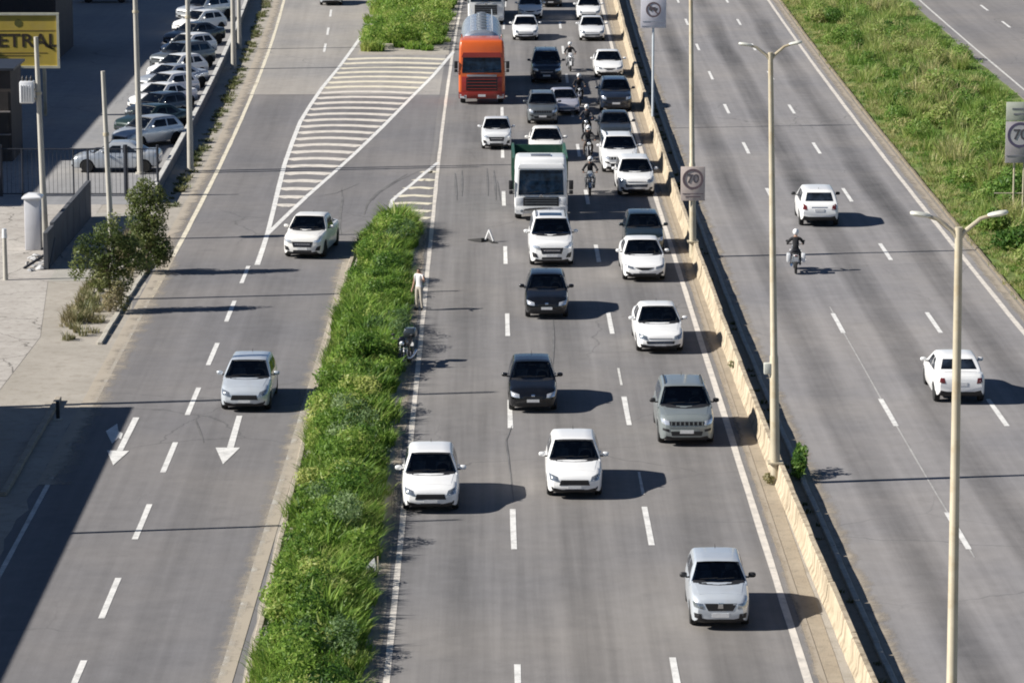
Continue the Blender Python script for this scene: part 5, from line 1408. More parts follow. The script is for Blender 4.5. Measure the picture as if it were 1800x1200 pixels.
put('stripe', MB().box((0, -.046, z0 + H_ * .69), (w * .94, .01, .05)).box((-.2, -.046, z0 + H_ * .27), (w * .8, .01, .04)).box((-.4, -.046, z0 + H_ * .22), (w * .7, .01, .05)).mesh('stripe', plain('billboard_brown', (.22, .15, .04), .7)), root)
put('emblem', MB().lathe([(-.052, .21), (-.042, .21)], 20, 'Y').mesh('emblem', plain('emblem_dark', (.10, .10, .02), .7)), root, (-.05, 0, z0 + H_ * .83))
put('swoosh', MB().tube([(1.35, -.05, z0 + H_ * .46), (1.6, -.05, z0 + H_ * .38), (1.95, -.05, z0 + H_ * .33)], [.09, .06, .01], 6).mesh('swoosh', M_INKB), root)

# ------------------------------------------------------------------ left side: low wall, fence, gate pillar, dark wall, posts, debris
root = empty('low_wall', (wall_x(160), 160, 0)); tag(root, 'long low dark wall between the parked cars and the pavement', 'wall')
M_WALL = plain('wall_dark_render', (.16, .16, .165), .85, 0, .2, .8, dirt=((.08, .08, .08), .5))
M_COPE = plain('coping_pale', (.50, .49, .46), .8, 0, .12, 2)
y = 160.8
while y < 300:
    L = 4.0; x0, x1 = wall_x(y), wall_x(y + L); ang = -math.atan2(x1 - x0, L)
    o = put('wall_panel', MB().box((0, L / 2, .30), (.16, L - .02, .60)).mesh('wall_panel', M_WALL), root, (x0 - wall_x(160), y - 160, 0), (0, 0, ang))
    put('coping', MB().box((0, L / 2, .635), (.24, L - .03, .07)).mesh('coping', M_COPE, 40, .012, 1), o)
    y += L
root = empty('yard_fence', G(140, 345)); tag(root, 'thin dark metal fence across the car park entrance', 'fence')
o0 = G(140, 345)
M_IRON = plain('dark_iron', (.03, .034, .045), .5, .3, .2)
H = height_at(345, 262)
for px, r in ((-60, .03), (2, .09), (40, .035), (130, .035), (156, .05), (222, .10), (252, .03), (278, .06)):
    q = G(px, 345); put('post', MB().tube([(0, 0, 0), (0, 0, H + (.2 if r > .05 else 0))], r, 8).mesh('post', M_IRON, 40), root, (q.x - o0.x, q.y - o0.y, 0))
a, b2 = G(-60, 345), G(278, 345)
for z in (.12, H): put('rail', MB().tube([(a.x - o0.x, a.y - o0.y, z), (b2.x - o0.x, b2.y - o0.y, z)], .028, 6).mesh('rail', M_IRON), root)
m0 = MB().tube([(0, 0, .12), (0, 0, H)], .009, 4, False).mesh('bar', M_IRON)
n = 46
for k in range(1, n): put('bar', m0, root, (a.x + (b2.x - a.x) * k / n - o0.x, a.y - o0.y, 0))

p = G(58, 440); root = empty('gate_pillar', p); tag(root, 'thick white gate pillar at the edge of the cracked yard', 'pillar')
Hp = height_at(440, 350)
put('shaft', MB().box((0, .35, Hp / 2), (.66, .72, Hp)).mesh('shaft', plain('pillar_white', (.60, .60, .62), .8, 0, .1, 1.5, dirt=((.42, .4, .38), .5)), 40, .03), root)
put('cap', MB().loft([[(-.42, -.1, Hp), (.42, -.1, Hp), (.42, .8, Hp), (-.42, .8, Hp)], [(-.42, -.1, Hp + .08), (.42, -.1, Hp + .08), (.42, .8, Hp + .08), (-.42, .8, Hp + .08)], [(-.2, .1, Hp + .2), (.2, .1, Hp + .2), (.2, .6, Hp + .2), (-.2, .6, Hp + .2)]]).mesh('cap', PAINT['pearl'], 40, .01), root)
a, b2 = G(81, 474), G(157, 381); d = b2 - a; L = d.length; ang = -math.atan2(d.x, d.y)
root = empty('yard_wall', a, ang); tag(root, 'dark rendered wall with a broken near end running from the gate pillar to the fence', 'wall')
Hw = 1.66; nb = 7
for k in range(nb):
    h = Hw if k > 0 else Hw * .93
    put('wall_panel', MB().box((0, L * (k + .5) / nb, h / 2), (.2, L / nb - .03, h)).mesh('wall_panel', plain('yard_wall_dark', (.075, .08, .09), .8, 0, .25, .9), 40, .015, 1), root)
put('brace', MB().tube([(.1, .1, 0), (.1, 2.0, 1.0)], .05, 6).tube([(-.95, .2, 0.02), (-.2, .9, .45)], .06, 6).mesh('brace', M_IRON), root)
rr = random.Random(5)
M_RUB = plain('rubble_pale', (.46, .46, .46), .9, 0, .25, 5)
for k in range(14):
    s = rr.uniform(.12, .30); q = G(rr.uniform(48, 78), rr.uniform(455, 478))
    m = MB(); 
    vs = [Vector((rr.uniform(-1, 1), rr.uniform(-1, 1), rr.uniform(0, 1.1))).normalized() * s * rr.uniform(.7, 1.1) for _ in range(12)]
    bm = bmesh.new(); [bm.verts.new(v) for v in vs]; bmesh.ops.convex_hull(bm, input=bm.verts); 
    me = bpy.data.meshes.new('rubble'); bm.to_mesh(me); bm.free(); me.materials.append(M_RUB)
    zmin = min(v.co.z for v in me.vertices)
    tag(put('rubble_lump', me, None, (q.x, q.y, .005 - zmin)), 'pale lump of broken concrete heaped below the white gate pillar', 'rubble', 'rubble below the gate pillar')
p = G(10, 492); root = empty('bollard_pole', p); tag(root, 'short grey pole with pale top standing alone at the left edge of the yard', 'pole')
put('shaft', MB().tube([(0, 0, 0), (0, 0, height_at(492, 408))], [.10, .08], 10).mesh('shaft', M_POLE, 40), root)
put('cap', MB().tube([(0, 0, height_at(492, 418)), (0, 0, height_at(492, 402))], [.11, .09], 10).mesh('cap', PAINT['pearl'], 40), root)
p = G(102, 738); root = empty('road_marker', p); tag(root, 'dark short marker post on the kerb at the edge of the big shadow', 'post')
put('shaft', MB().box((0, 0, .32), (.12, .08, .64)).mesh('shaft', M_BLACK, 40, .015), root); put('foot', MB().box((0, 0, .03), (.26, .26, .06)).mesh('foot', M_POLE, 40, .01), root)

# sign, delineators and debris along the median
moto((703, 651), 'black', 'black', 'black', 'white', 'dark motorcycle stopped in the plants at the right edge of the median', None, R(-12), box=True)
def stander():
    J = {'pelvis': ((0, 0, .92), (.14, .10)), 'waist': ((0, 0, 1.06), (.125, .09)), 'chest': ((0, .01, 1.27), (.155, .10)), 'neckbase': ((0, .015, 1.40), (.08, .07)), 'neck': ((0, .01, 1.46), .05), 'chin': ((0, -.01, 1.53), (.062, .075)), 'crown': ((0, -.005, 1.63), (.068, .085)), 'nose': ((0, -.10, 1.565), .012)}
    B = [('pelvis', 'waist'), ('waist', 'chest'), ('chest', 'neckbase'), ('neckbase', 'neck'), ('neck', 'chin'), ('chin', 'crown'), ('chin', 'nose')]
    for sg, n2 in ((1, 'r'), (-1, 'l')):
        el, wr = ((.30, -.06, 1.14), (.36, -.24, 1.22)) if sg > 0 else ((-.25, .03, 1.10), (-.27, -.05, .86))
        pa = (wr[0] + (.02 if sg > 0 else 0), wr[1] - .06, wr[2] + (.03 if sg > 0 else -.07))
        J.update({n2 + 'sh': ((sg * .18, .01, 1.37), .065), n2 + 'el': (el, .045), n2 + 'wr': (wr, .032), n2 + 'pa': (pa, (.038, .02)),
                  n2 + 'hip': ((sg * .09, 0, .88), .095), n2 + 'kn': ((sg * .11, -.02, .49), .062), n2 + 'an': ((sg * .12, .03, .09), .042), n2 + 'he': ((sg * .12, .05, .045), .04), n2 + 'to': ((sg * .14, -.14, .035), .034)})
        B += [('neckbase', n2 + 'sh'), (n2 + 'sh', n2 + 'el'), (n2 + 'el', n2 + 'wr'), (n2 + 'wr', n2 + 'pa'), ('pelvis', n2 + 'hip'), (n2 + 'hip', n2 + 'kn'), (n2 + 'kn', n2 + 'an'), (n2 + 'an', n2 + 'he'), (n2 + 'he', n2 + 'to')]
        for k in range(5):
            dx = (-.034 + .017 * k) * (1 if sg > 0 else 1); L = (.05, .085, .095, .088, .07)[k]
            e = (pa[0] + dx * 1.3, pa[1] - L * (.8 if sg > 0 else .25), pa[2] + (L * .4 if sg > 0 else -L))
            J[n2 + 'f%d' % k] = (e, .009); B.append((n2 + 'pa', n2 + 'f%d' % k))
    def mf(c):
        if c.z > 1.585 or (c.z > 1.49 and c.y > .02): return 3
        if c.z > 1.42 or abs(c.x) > .215 and c.z > .7: return 2
        if c.z < .075: return 4
        return 0 if c.z > .93 else 1
    return skinned('person', J, B, [CLOTH['white'], plain('cloth_beige', (.42, .38, .32), .85, 0, .1, 6), SKIN, plain('dark_hair', (.012, .010, .009), .7), M_BLACK], mf)
p = G(737, 545)
tag(put('person', stander(), None, (p.x, p.y, .008), (0, 0, R(-35))), 'person in a white shirt standing on the median edge beside the lane line', 'person')
p = G(652, 1006); root = empty('triangle_plate', (p.x, p.y, .01), R(-8)); tag(root, 'small white triangular plate on a stub post in the shade of the median plants', 'sign')
put('plate', MB().loft([[(-.22, -.02, .08), (.16, -.02, .08), (.10, -.02, .42)], [(-.22, .02, .08), (.16, .02, .08), (.10, .02, .42)]]).mesh('plate', PAINT['white']), root)
put('post', MB().tube([(.20, 0, -.01), (.20, 0, .46)], .022, 6).mesh('post', M_GALV), root)
p = G(860, 425); root = empty('warning_triangle', (p.x, p.y, .01), R(-30)); tag(root, 'white warning triangle standing open on the road before the sunroof vehicle', 'warning triangle')
t = MB()
for a, b2 in (((-.21, 0, .04), (0, 0, .52)), ((.21, 0, .04), (0, 0, .52))): t.tube([a, b2], .045, 6)
put('frame', t.mesh('frame', PAINT['white'], 40), root); put('foot', MB().box((0, 0, .02), (.46, .10, .03)).mesh('foot', M_BLACK), root)
tr = MB(); pts = [G(822, 422), G(834, 424), G(846, 425), G(856, 423), G(864, 427), G(876, 428)]
o0 = pts[0]
rings = []
for k, q in enumerate(pts):
    w2 = (.04, .16, .20, .16, .14, .03)[k]; z = (.02, .10, .16, .12, .07, .02)[k]
    rings.append([(q.x - o0.x, q.y - o0.y - w2, .012), (q.x - o0.x, q.y - o0.y - w2 * .4, .012 + z), (q.x - o0.x, q.y - o0.y + w2 * .8, .012 + z * .8), (q.x - o0.x, q.y - o0.y + w2, .012)])
tag(put('tyre_scrap', tr.loft(rings).mesh('tyre_scrap', M_RUBBER, 40), None, (o0.x, o0.y, 0)), 'torn black strip of tyre lying before the white warning triangle', 'tyre scrap')

# ------------------------------------------------------------------ plants
F_MED = foliage('median_leaves', [(0.0, (.030, .080, .017)), (.35, (.115, .225, .036)), (.7, (.245, .375, .065)), (1.0, (.46, .50, .16))], .52)
F_VERGE = foliage('verge_grass', [(0.0, (.06, .14, .025)), (.4, (.17, .30, .055)), (.75, (.32, .39, .11)), (1.0, (.48, .44, .21))], .48)
F_DRY = foliage('dry_weeds', [(0.0, (.06, .085, .025)), (.5, (.15, .16, .06)), (1.0, (.33, .28, .16))], .3)
F_TREE = foliage('tree_leaves', [(0.0, (.035, .060, .016)), (.5, (.095, .135, .036)), (1.0, (.20, .22, .075))], .38)
def blades(name, cx, cy, ch, cr, cs, per, mat, lab, cat='plants', width=(.018, .05), lean=.8, seg=3, kind='stuff', parent=None, z0=0.0, loc=(0, 0, 0)):
    """clumps of arching blades: cx, cy, height, spread and shade per clump"""
    K = len(cx); N = K * per
    ci = np.repeat(np.arange(K), per)
    ang = rng.uniform(0, 2 * np.pi, N); rad = cr[ci] * np.sqrt(rng.uniform(0, 1, N)) * .75
    bx = cx[ci] + rad * np.cos(ang); by = cy[ci] + rad * np.sin(ang)
    hh = ch[ci] * rng.uniform(.45, 1.1, N) * (1 - .35 * (rad / (cr[ci] + 1e-6)))
    a2 = ang + rng.normal(0, .9, N)
    out = hh * lean * rng.uniform(.25, 1.0, N)
    wd = rng.uniform(width[0], width[1], N)
    px, py = -np.sin(a2), np.cos(a2)
    tw = rng.normal(0, .7, N)
    px, py = np.cos(np.arctan2(py, px) + tw), np.sin(np.arctan2(py, px) + tw)
    V = np.zeros((N, 2 * seg + 1, 3)); 
    for s in range(seg + 1):
        t = s / seg
        x = bx + np.cos(a2) * out * t ** 1.7; y2 = by + np.sin(a2) * out * t ** 1.7
        z = z0 + hh * (1.25 * t - .42 * t ** 2.2)
        w2 = wd * (1 - t) ** .7 * (1 if s else .7)
        if s < seg:
            V[:, 2 * s] = np.stack([x - px * w2, y2 - py * w2, z], 1); V[:, 2 * s + 1] = np.stack([x + px * w2, y2 + py * w2, z], 1)
        else: V[:, 2 * seg] = np.stack([x, y2, z], 1)
    nv = 2 * seg + 1
    base = (np.arange(N) * nv)[:, None]
    tris = []
    for s in range(seg - 1): tris += [[2 * s, 2 * s + 1, 2 * s + 3], [2 * s, 2 * s + 3, 2 * s + 2]]
    tris.append([2 * seg - 2, 2 * seg - 1, 2 * seg])
    T = np.array(tris).reshape(-1); idx = (base + T[None, :]).reshape(-1).astype(np.int32)
    me = bpy.data.meshes.new(name); nf = len(idx) // 3
    me.vertices.add(N * nv); me.vertices.foreach_set('co', (V - np.array(loc)).reshape(-1))
    me.loops.add(nf * 3); me.loops.foreach_set('vertex_index', idx)
    me.polygons.add(nf); me.polygons.foreach_set('loop_start', np.arange(0, nf * 3, 3, dtype=np.int32))
    at = me.attributes.new('shade', 'FLOAT', 'POINT')
    sh = np.clip(cs[ci] + rng.normal(0, .13, N), 0, 1)
    at.data.foreach_set('value', np.repeat(sh, nv).astype(np.float32))
    me.materials.append(mat); me.update(calc_edges=True); me.validate()
    o = put(name, me, parent, loc if parent is None else (0, 0, 0))
    if parent is None: tag(o, lab, cat, kind=kind)
    return o
def clumps(n, xf, y0, y1, h, r, shade, seed, bias=1.0):
    q = np.random.default_rng(seed)
    y = y0 + (y1 - y0) * q.uniform(0, 1, n) ** bias
    t = q.uniform(0, 1, n)
    lo = np.array([xf(v)[0] for v in y]); hi = np.array([xf(v)[1] for v in y])
    x = lo + (hi - lo) * t
    patch_ = .5 + .5 * np.sin(y * .35 + 1.7 * np.sin(x * 1.3)) * np.cos(y * .13 + x)
    hh = q.uniform(h[0], h[1], n) * (.65 + .6 * patch_) * (.65 + .35 * np.sin(np.pi * np.clip(t, .08, .92)))
    return x, y, hh, q.uniform(r[0], r[1], n), np.clip(q.normal(shade, .16, n) + .18 * (patch_ - .5), 0, 1)
# near median: tall grass and shrubs, densest along the crest
mx = lambda y: (med_l(y) + .22, -3.3)
x, y, h, r, s = clumps(820, mx, 64, 155, (.65, 1.35), (.3, .65), .60, 1)
blades('median_grass', x, y, h, r, s, 130, F_MED, 'tall tangled green grass filling the near planted median', 'grass', (.008, .022), .9)
x, y, h, r, s = clumps(300, lambda v: (med_l(v) + .5, -3.55), 64, 153.5, (.8, 1.55), (.4, .8), .50, 2)
blades('median_undergrowth', x, y, h, r, s, 110, F_MED, 'broad-leaved weeds rising through the near median grass', 'weeds', (.03, .075), .75)
x, y, h, r, s = clumps(90, lambda v: (med_l(v) + .1, med_l(v) + .7), 66, 150, (.3, .6), (.25, .5), .85, 3)
blades('median_fringe', x, y, h, r, s, 60, F_MED, 'yellowing grass fringe along the median kerb', 'grass', (.010, .025), 1.1)
x, y, h, r, s = clumps(360, lambda v: (-8.1 + .0 * v, -3.3 + cv_main(v)), 226, 300, (.7, 1.5), (.5, 1.0), .62, 4)
blades('far_median_grass', x, y, h, r, s, 110, F_MED, 'bushy bright green growth on the far median at the top', 'grass', (.02, .06), .8)
def leaf_crown(name, blobs, n, size, mat, parent, shade=.5, loc=(0, 0, 0)):
    V = []; cs = []
    w = np.array([b[3][0] * b[3][1] * b[3][2] for b in blobs]); w = w / w.sum()
    bi = rng.choice(len(blobs), n, p=w)
    d = rng.normal(0, 1, (n, 3)); d /= np.linalg.norm(d, axis=1)[:, None]
    rad = rng.uniform(.35, 1.05, n) ** .6
    C = np.array([b[0:3] for b in blobs])[bi] + d * rad[:, None] * np.array([b[3] for b in blobs])[bi]
    nrm = d + rng.normal(0, .6, (n, 3)); nrm /= np.linalg.norm(nrm, axis=1)[:, None]
    t = np.cross(nrm, rng.normal(0, 1, (n, 3))); t /= np.linalg.norm(t, axis=1)[:, None]
    b2 = np.cross(nrm, t); L = rng.uniform(size * .6, size * 1.3, n)[:, None]; W = L * rng.uniform(.32, .5, (n, 1))
    verts = np.stack([C - t * L * .5, C + b2 * W * .5 - nrm * W * .15, C + t * L * .5, C - b2 * W * .5 - nrm * W * .15], 1).reshape(-1, 3)
    me = bpy.data.meshes.new(name)
    me.vertices.add(n * 4); me.vertices.foreach_set('co', verts.reshape(-1))
    me.loops.add(n * 4); me.loops.foreach_set('vertex_index', np.arange(n * 4, dtype=np.int32))
    me.polygons.add(n); me.polygons.foreach_set('loop_start', np.arange(0, n * 4, 4, dtype=np.int32))
    at = me.attributes.new('shade', 'FLOAT', 'POINT')
    bs = rng.normal(0, .20, len(blobs))
    at.data.foreach_set('value', np.repeat(np.clip(shade + bs[bi] + rng.normal(0, .13, n), 0, 1), 4).astype(np.float32))
    me.materials.append(mat); me.update(calc_edges=True); me.validate()
    return put(name, me, parent, loc)
def leaf_mass(name, label, n_blob, xf, y0, y1, zr, rr_, n_leaf, size, mat, shade, seed, gap=0.0):
    q = np.random.default_rng(seed); bl = []
    for _ in range(n_blob):
        yv = q.uniform(y0, y1); lo, hi = xf(yv); t = q.uniform(0, 1); r0 = q.uniform(*rr_)
        lump = .55 + .45 * math.sin(yv * .55 + 2.1 * math.sin(yv * .21)) * math.cos(yv * .17 + t * 3)
        zz = (zr[0] + (zr[1] - zr[0]) * q.uniform(.3, 1) * (.6 + .5 * lump)) * (.55 + .45 * math.sin(math.pi * min(max(t, .1), .9)))
        if gap and math.sin(yv * 1.9 + 3 * math.sin(yv * .37)) * math.cos(yv * .83 + t * 4) > gap: continue
        if gap and t > .72 and math.sin(yv * .45) > -.2: continue
        bl.append((lo + (hi - lo) * t, yv, zz, (r0 * q.uniform(.8, 1.2), r0 * q.uniform(.9, 1.6), r0 * q.uniform(.6, .9))))
    o = leaf_crown(name, bl, n_leaf, size, mat, None, shade); tag(o, label, 'plants', kind='stuff')
leaf_mass('median_foliage', 'dense leafy growth bulging along the near planted median', 480, lambda v: (med_l(v) + .30, -3.45), 64, 153.5, (.20, 1.0), (.22, .58), 80000, .14, F_MED, .58, 31, .30)
leaf_mass('far_median_foliage', 'dense leafy growth on the far median beyond the hatched gore', 170, lambda v: (-7.9, -3.5 + cv_main(v)), 227, 296, (.4, 1.3), (.4, .9), 45000, .2, F_MED, .66, 32)
leaf_mass('verge_foliage', 'patches of leafy brush spread over the right verge', 260, lambda v: (22.0 + cv_right(v), 29.6 + cv_right(v)), 135, 290, (.15, 1.0), (.3, .9), 60000, .17, F_VERGE, .48, 33, .3)
# verge on the right
vx = lambda v: (21.4 + cv_right(v), 30.3 + cv_right(v))
x, y, h, r, s = clumps(3000, vx, 112, 290, (.22, .50), (.45, .9), .36, 5)
blades('verge_grass', x, y, h, r, s, 44, F_VERGE, 'rough green grass covering the verge right of the opposite carriageway', 'grass', (.015, .04), 1.1)
x, y, h, r, s = clumps(420, lambda v: (22.2 + cv_right(v), 29.4 + cv_right(v)), 138, 285, (.7, 2.0), (.5, 1.1), .72, 6)
blades('verge_tall_grass', x, y, h, r, s, 100, F_VERGE, 'tall pale grass tussocks standing above the verge', 'grass', (.012, .035), .7)
x, y, h, r, s = clumps(760, lambda v: (21.0 + cv_right(v), 22.4 + cv_right(v)), 115, 290, (.2, .6), (.2, .5), .88, 7)
blades('verge_dry_edge', x, y, h, r, s, 40, F_VERGE, 'dry brown grass along the verge kerb', 'grass', (.01, .022), 1.0)
# weeds along the frontage pavement and barrier
x, y, h, r, s = clumps(230, lambda v: (-14.95 + cv_left(v), -14.35 + cv_left(v)), 158, 270, (.15, .42), (.15, .4), .35, 8)
blades('pavement_weeds', x, y, h, r, s, 36, F_DRY, 'low weeds growing along the kerb of the frontage pavement', 'weeds', (.012, .03), 1.2)
x, y, h, r, s = clumps(60, lambda v: (9.0, 9.3), 70, 230, (.1, .28), (.1, .22), .35, 9)
blades('barrier_weeds', x + np.array([cv_right(v) for v in y]), y, h, r, s, 24, F_DRY, 'small weeds at the shaded foot of the barrier', 'weeds', (.012, .03), 1.2)
x, y, h, r, s = clumps(110, lambda v: (-16.2, -14.7), 127, 154, (.3, 1.1), (.15, .4), .72, 10)
blades('roadside_dry_grass', x, y, h, r, s, 50, F_DRY, 'dry straw-coloured grass under the roadside trees', 'grass', (.01, .025), .8)

def tree(base, label, blobs, n, size, trunk_r=.09, shade=.5, name='roadside_tree', mat=F_TREE, cat='tree'):
    p = G(*base); root = empty(name, p); tag(root, label, cat)
    top = max(b[2] for b in blobs)
    fork = top * .45
    rr = random.Random(int(base[0]))
    t = put('trunk', MB().tube([(0, 0, 0), (.04, .02, fork * .5), (-.02, .05, fork)], [trunk_r, trunk_r * .8, trunk_r * .65], 9).mesh('trunk', M_WOOD, 60), root)
    for b in blobs:
        mid = Vector((b[0] * .5 + rr.uniform(-.1, .1), b[1] * .5, (fork + b[2]) / 2))
        put('limb', MB().tube([(-.02, .05, fork - .05), mid, (b[0], b[1], b[2])], [trunk_r * .5, trunk_r * .3, trunk_r * .12], 6).mesh('limb', M_WOOD, 60), t)
    leaf_crown('crown', blobs, n, size, mat, root, shade)
tree((258, 482), 'taller roadside tree with upright green crown right of the slim pole', [(-.2, 0, 3.2, (.55, .5, .55)), (.35, .1, 3.3, (.5, .5, .5)), (.45, -.1, 2.5, (.5, .5, .6)), (-.35, 0, 2.3, (.55, .5, .6)), (.1, 0, 1.6, (.5, .5, .5)), (0, .1, 3.7, (.4, .4, .35)), (-.1, .1, 2.8, (.6, .55, .6)), (.35, 0, 1.9, (.6, .5, .6)), (-.3, 0, 1.5, (.5, .5, .5)), (.6, 0, 1.2, (.5, .5, .6)), (.75, .1, 3.0, (.3, .3, .5)), (-.55, .1, 3.1, (.3, .3, .5)), (.2, 0, .7, (.6, .5, .5))], 6000, .14, .08, .66)
tree((193, 548), 'lower spreading roadside tree left of the slim pole above dry stems', [(-.7, 0, 2.7, (.6, .55, .4)), (.5, .1, 2.6, (.65, .55, .45)), (0, 0, 3.1, (.6, .6, .5)), (.9, 0, 2.1, (.45, .5, .4)), (-.2, -.1, 2.2, (.6, .5, .35)), (-1.05, 0, 2.3, (.4, .4, .35)), (.3, 0, 1.8, (.7, .5, .4)), (-.5, .1, 1.9, (.6, .5, .4)), (.8, .1, 2.6, (.5, .5, .4)), (1.3, .1, 1.9, (.4, .4, .5)), (-1.2, 0, 1.7, (.4, .4, .5)), (.5, 0, 1.2, (.5, .5, .5)), (-.3, 0, 1.3, (.6, .5, .5)), (.2, .1, 3.6, (.3, .3, .35))], 6000, .14, .07, .62)
tree((262, 478), 'dusty shrub at the foot of the taller roadside tree', [(.1, 0, .7, (.5, .4, .45)), (.5, .1, .5, (.4, .4, .35)), (-.3, 0, .5, (.4, .4, .4)), (.3, .2, 1.1, (.5, .4, .5)), (.7, 0, .8, (.4, .4, .4))], 2600, .12, .04, .65, 'roadside_shrub', F_DRY, 'shrub')
tree((203, 552), 'tuft of dry upright stems below the spreading tree', [(.0, 0, .6, (.35, .3, .5)), (-.3, .1, .5, (.25, .3, .45)), (.35, 0, .45, (.25, .3, .4)), (.1, .1, 1.0, (.3, .3, .4))], 1400, .11, .03, .85, 'dry_shrub', F_DRY, 'shrub')
tree((1404, 838), 'green bush growing at the foot of the barrier beside the middle lamp post', [(0, 0, .40, (.26, .5, .34)), (.08, .5, .55, (.22, .45, .30)), (-.05, -.35, .3, (.22, .35, .25)), (.1, .9, .7, (.14, .3, .2)), (.2, .2, .75, (.12, .2, .2))], 800, .15, .04, .4, 'barrier_bush', F_MED, 'bush')
tree((1352, 850), 'straw-coloured tuft of grass against the sunny face of the barrier', [(0, 0, .18, (.2, .3, .16))], 200, .14, .02, .9, 'grass_tuft', F_DRY, 'tuft')
tree((1290, 655), 'dry dark weed sprouting from the top of the barrier shoulder', [(0, 0, .30, (.22, .2, .14)), (.2, .1, .45, (.14, .12, .10))], 140, .12, .025, .25, 'barrier_weed', F_DRY, 'weed')
F_BLUE = foliage('grey_green_leaves', [(0.0, (.04, .085, .03)), (.5, (.125, .21, .075)), (1.0, (.26, .35, .16))], .42)
rs = random.Random(21)
MS = [(-4.1, 84), (-3.9, 91), (-4.6, 97), (-3.8, 103.5), (-4.3, 110), (-3.8, 116), (-4.0, 121), (-3.7, 126.5), (-4.4, 131), (-3.8, 137), (-4.2, 143), (-3.9, 149), (-4.2, 154)]
MW = ['at the near end of the median', 'second from the near end of the median', 'in the near half of the median, left of the near white hatchback', 'third from the near end along the right of the median', 'in the middle of the near median, level with the big road arrow', 'just nearer than the dark square panel',
      'right beside the dark square panel', 'just beyond the stopped motorcycle', 'between the dark panel and the white delineator', 'level with the white delineator', 'just beyond the white delineator', 'near the tip of the median', 'at the far tip of the median']
for (mxx, myy), wd_ in [(a_, b_) for k_, (a_, b_) in enumerate(zip(MS, MW)) if k_ in (0, 2, 4, 7, 11)]:
    sz = rs.uniform(.7, 1.05); root = empty('median_shrub', (mxx, myy, 0)); tag(root, 'grey-green shrub ' + wd_, 'shrub', 'shrubs in the near median')
    put('stem', MB().tube([(0, 0, 0), (.05, .05, .5 * sz)], [.04, .02], 6).mesh('stem', M_WOOD), root)
    leaf_crown('crown', [(rs.uniform(-.6, .6), rs.uniform(-2.2, 2.2), rs.uniform(.45, 1.1) * sz, (rs.uniform(.25, .5), rs.uniform(.35, .9), rs.uniform(.25, .5))) for _ in range(8)], 2200, .11, F_BLUE, root, rs.uniform(.35, .75))
for k, (px, py, sz, sh) in enumerate([(1480, 55, 1.0, .55), (1560, 45, .9, .3), (1645, 150, 1.35, .75), (1600, 120, .9, .4), (1660, 205, 1.2, .8), (1500, 40, .8, .35), (1782, 330, 1.3, .45), (1795, 420, 1.1, .5), (1745, 385, .8, .5), (1440, 20, .9, .85)]):
    words = ['mid-green shrub near the top of the verge, second from the left', 'dark shrub on the verge close to the service road', 'large pale feathery shrub in the middle of the verge', 'green shrub left of the large pale feathery shrub',
             'pale yellow-green shrub nearest below the large feathery shrub', 'small dark shrub at the top of the verge', 'bright green bush just below the verge speed sign', 'green bush at the right edge under the lamp arms',
             'small bush beside the kerb under the right lamp arms', 'dry yellowish shrub at the top left corner of the verge'][k]
    tree((px, py + 22), words, [(0, 0, .55 * sz, (.8 * sz, .8 * sz, .5 * sz)), (.6 * sz, .5, .45 * sz, (.6 * sz, .6 * sz, .4 * sz)), (-.6 * sz, .2, .4 * sz, (.6 * sz, .6 * sz, .4 * sz)), (.1, .6 * sz, .85 * sz, (.5 * sz, .5 * sz, .4 * sz))], int(1300 * sz), .22, .05, sh, 'verge_shrub', F_VERGE, 'shrub')

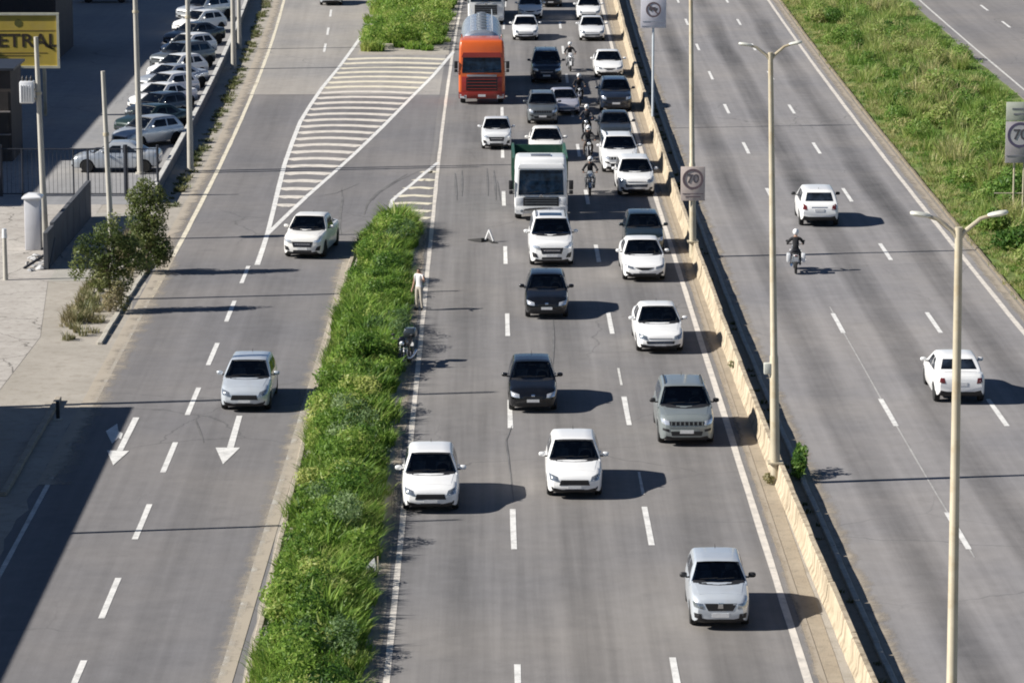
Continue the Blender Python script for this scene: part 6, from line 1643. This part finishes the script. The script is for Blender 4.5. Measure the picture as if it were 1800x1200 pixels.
# ------------------------------------------------------------------ buildings left of the frame whose shadows fall across the picture
def warehouse(name, label, x0, x1, y0, y1, H, wallc, bays):
    root = empty(name, ((x0 + x1) / 2, (y0 + y1) / 2, 0)); tag(root, label, 'building')
    cx, cy = (x0 + x1) / 2, (y0 + y1) / 2; W, D = x1 - x0, y1 - y0
    Mw = plain(name + '_render', wallc, .85, 0, .12, .4, dirt=((.25, .23, .2), .5))
    w = put('wall', MB().box((0, 0, H / 2 - .15), (W, D, H - .3)).mesh('wall', Mw), root)
    rf = put('roof', MB().box((0, 0, H - .08), (W + .5, D + .5, .16)).mesh('roof', plain('roof_sheet', (.36, .35, .33), .7, .1, .15)), root)
    put('parapet', MB().box((W / 2 + .1, 0, H + .1), (.2, D + .5, .19)).mesh('parapet', Mw), rf)
    for k in range(bays):
        yy = -D / 2 + D * (k + .5) / bays
        if k % 3 == 1:
            d = put('door', MB().box((W / 2 + .02, yy, 1.5), (.06, 2.6, 3.0)).mesh('door', M_IRON), root)
            put('handle', MB().box((W / 2 + .07, yy + .9, 1.1), (.05, .06, .3)).mesh('handle', M_CHROME), d)
        else:
            f = put('window', MB().box((W / 2 + .02, yy, H * .6), (.06, 2.0, 1.2)).mesh('window', M_IRON), root)
            put('pane', MB().box((W / 2 + .045, yy, H * .6), (.03, 1.8, 1.0)).mesh('pane', M_GLASS), f)
            put('sill', MB().box((W / 2 + .06, yy, H * .6 - .66), (.16, 2.2, .08)).mesh('sill', M_COPE), f)
warehouse('roadside_warehouse', 'low warehouse left of the view shading the near end of the frontage road', -36, -20.55, 66, 114.0, 5.3, (.55, .52, .46), 9)
warehouse('shop_building', 'tall plain building left of the view shading the car park and the billboard', -62, -38.2, 158, 300, 10.6, (.45, .43, .40), 18)

def shed(name, label, px0, px1, by, ty, col, depth):
    a, b2 = G(px0, by), G(px1, by); H = height_at(by, ty); w = b2.x - a.x
    root = empty(name, ((a.x + b2.x) / 2, a.y, 0)); tag(root, label, 'building')
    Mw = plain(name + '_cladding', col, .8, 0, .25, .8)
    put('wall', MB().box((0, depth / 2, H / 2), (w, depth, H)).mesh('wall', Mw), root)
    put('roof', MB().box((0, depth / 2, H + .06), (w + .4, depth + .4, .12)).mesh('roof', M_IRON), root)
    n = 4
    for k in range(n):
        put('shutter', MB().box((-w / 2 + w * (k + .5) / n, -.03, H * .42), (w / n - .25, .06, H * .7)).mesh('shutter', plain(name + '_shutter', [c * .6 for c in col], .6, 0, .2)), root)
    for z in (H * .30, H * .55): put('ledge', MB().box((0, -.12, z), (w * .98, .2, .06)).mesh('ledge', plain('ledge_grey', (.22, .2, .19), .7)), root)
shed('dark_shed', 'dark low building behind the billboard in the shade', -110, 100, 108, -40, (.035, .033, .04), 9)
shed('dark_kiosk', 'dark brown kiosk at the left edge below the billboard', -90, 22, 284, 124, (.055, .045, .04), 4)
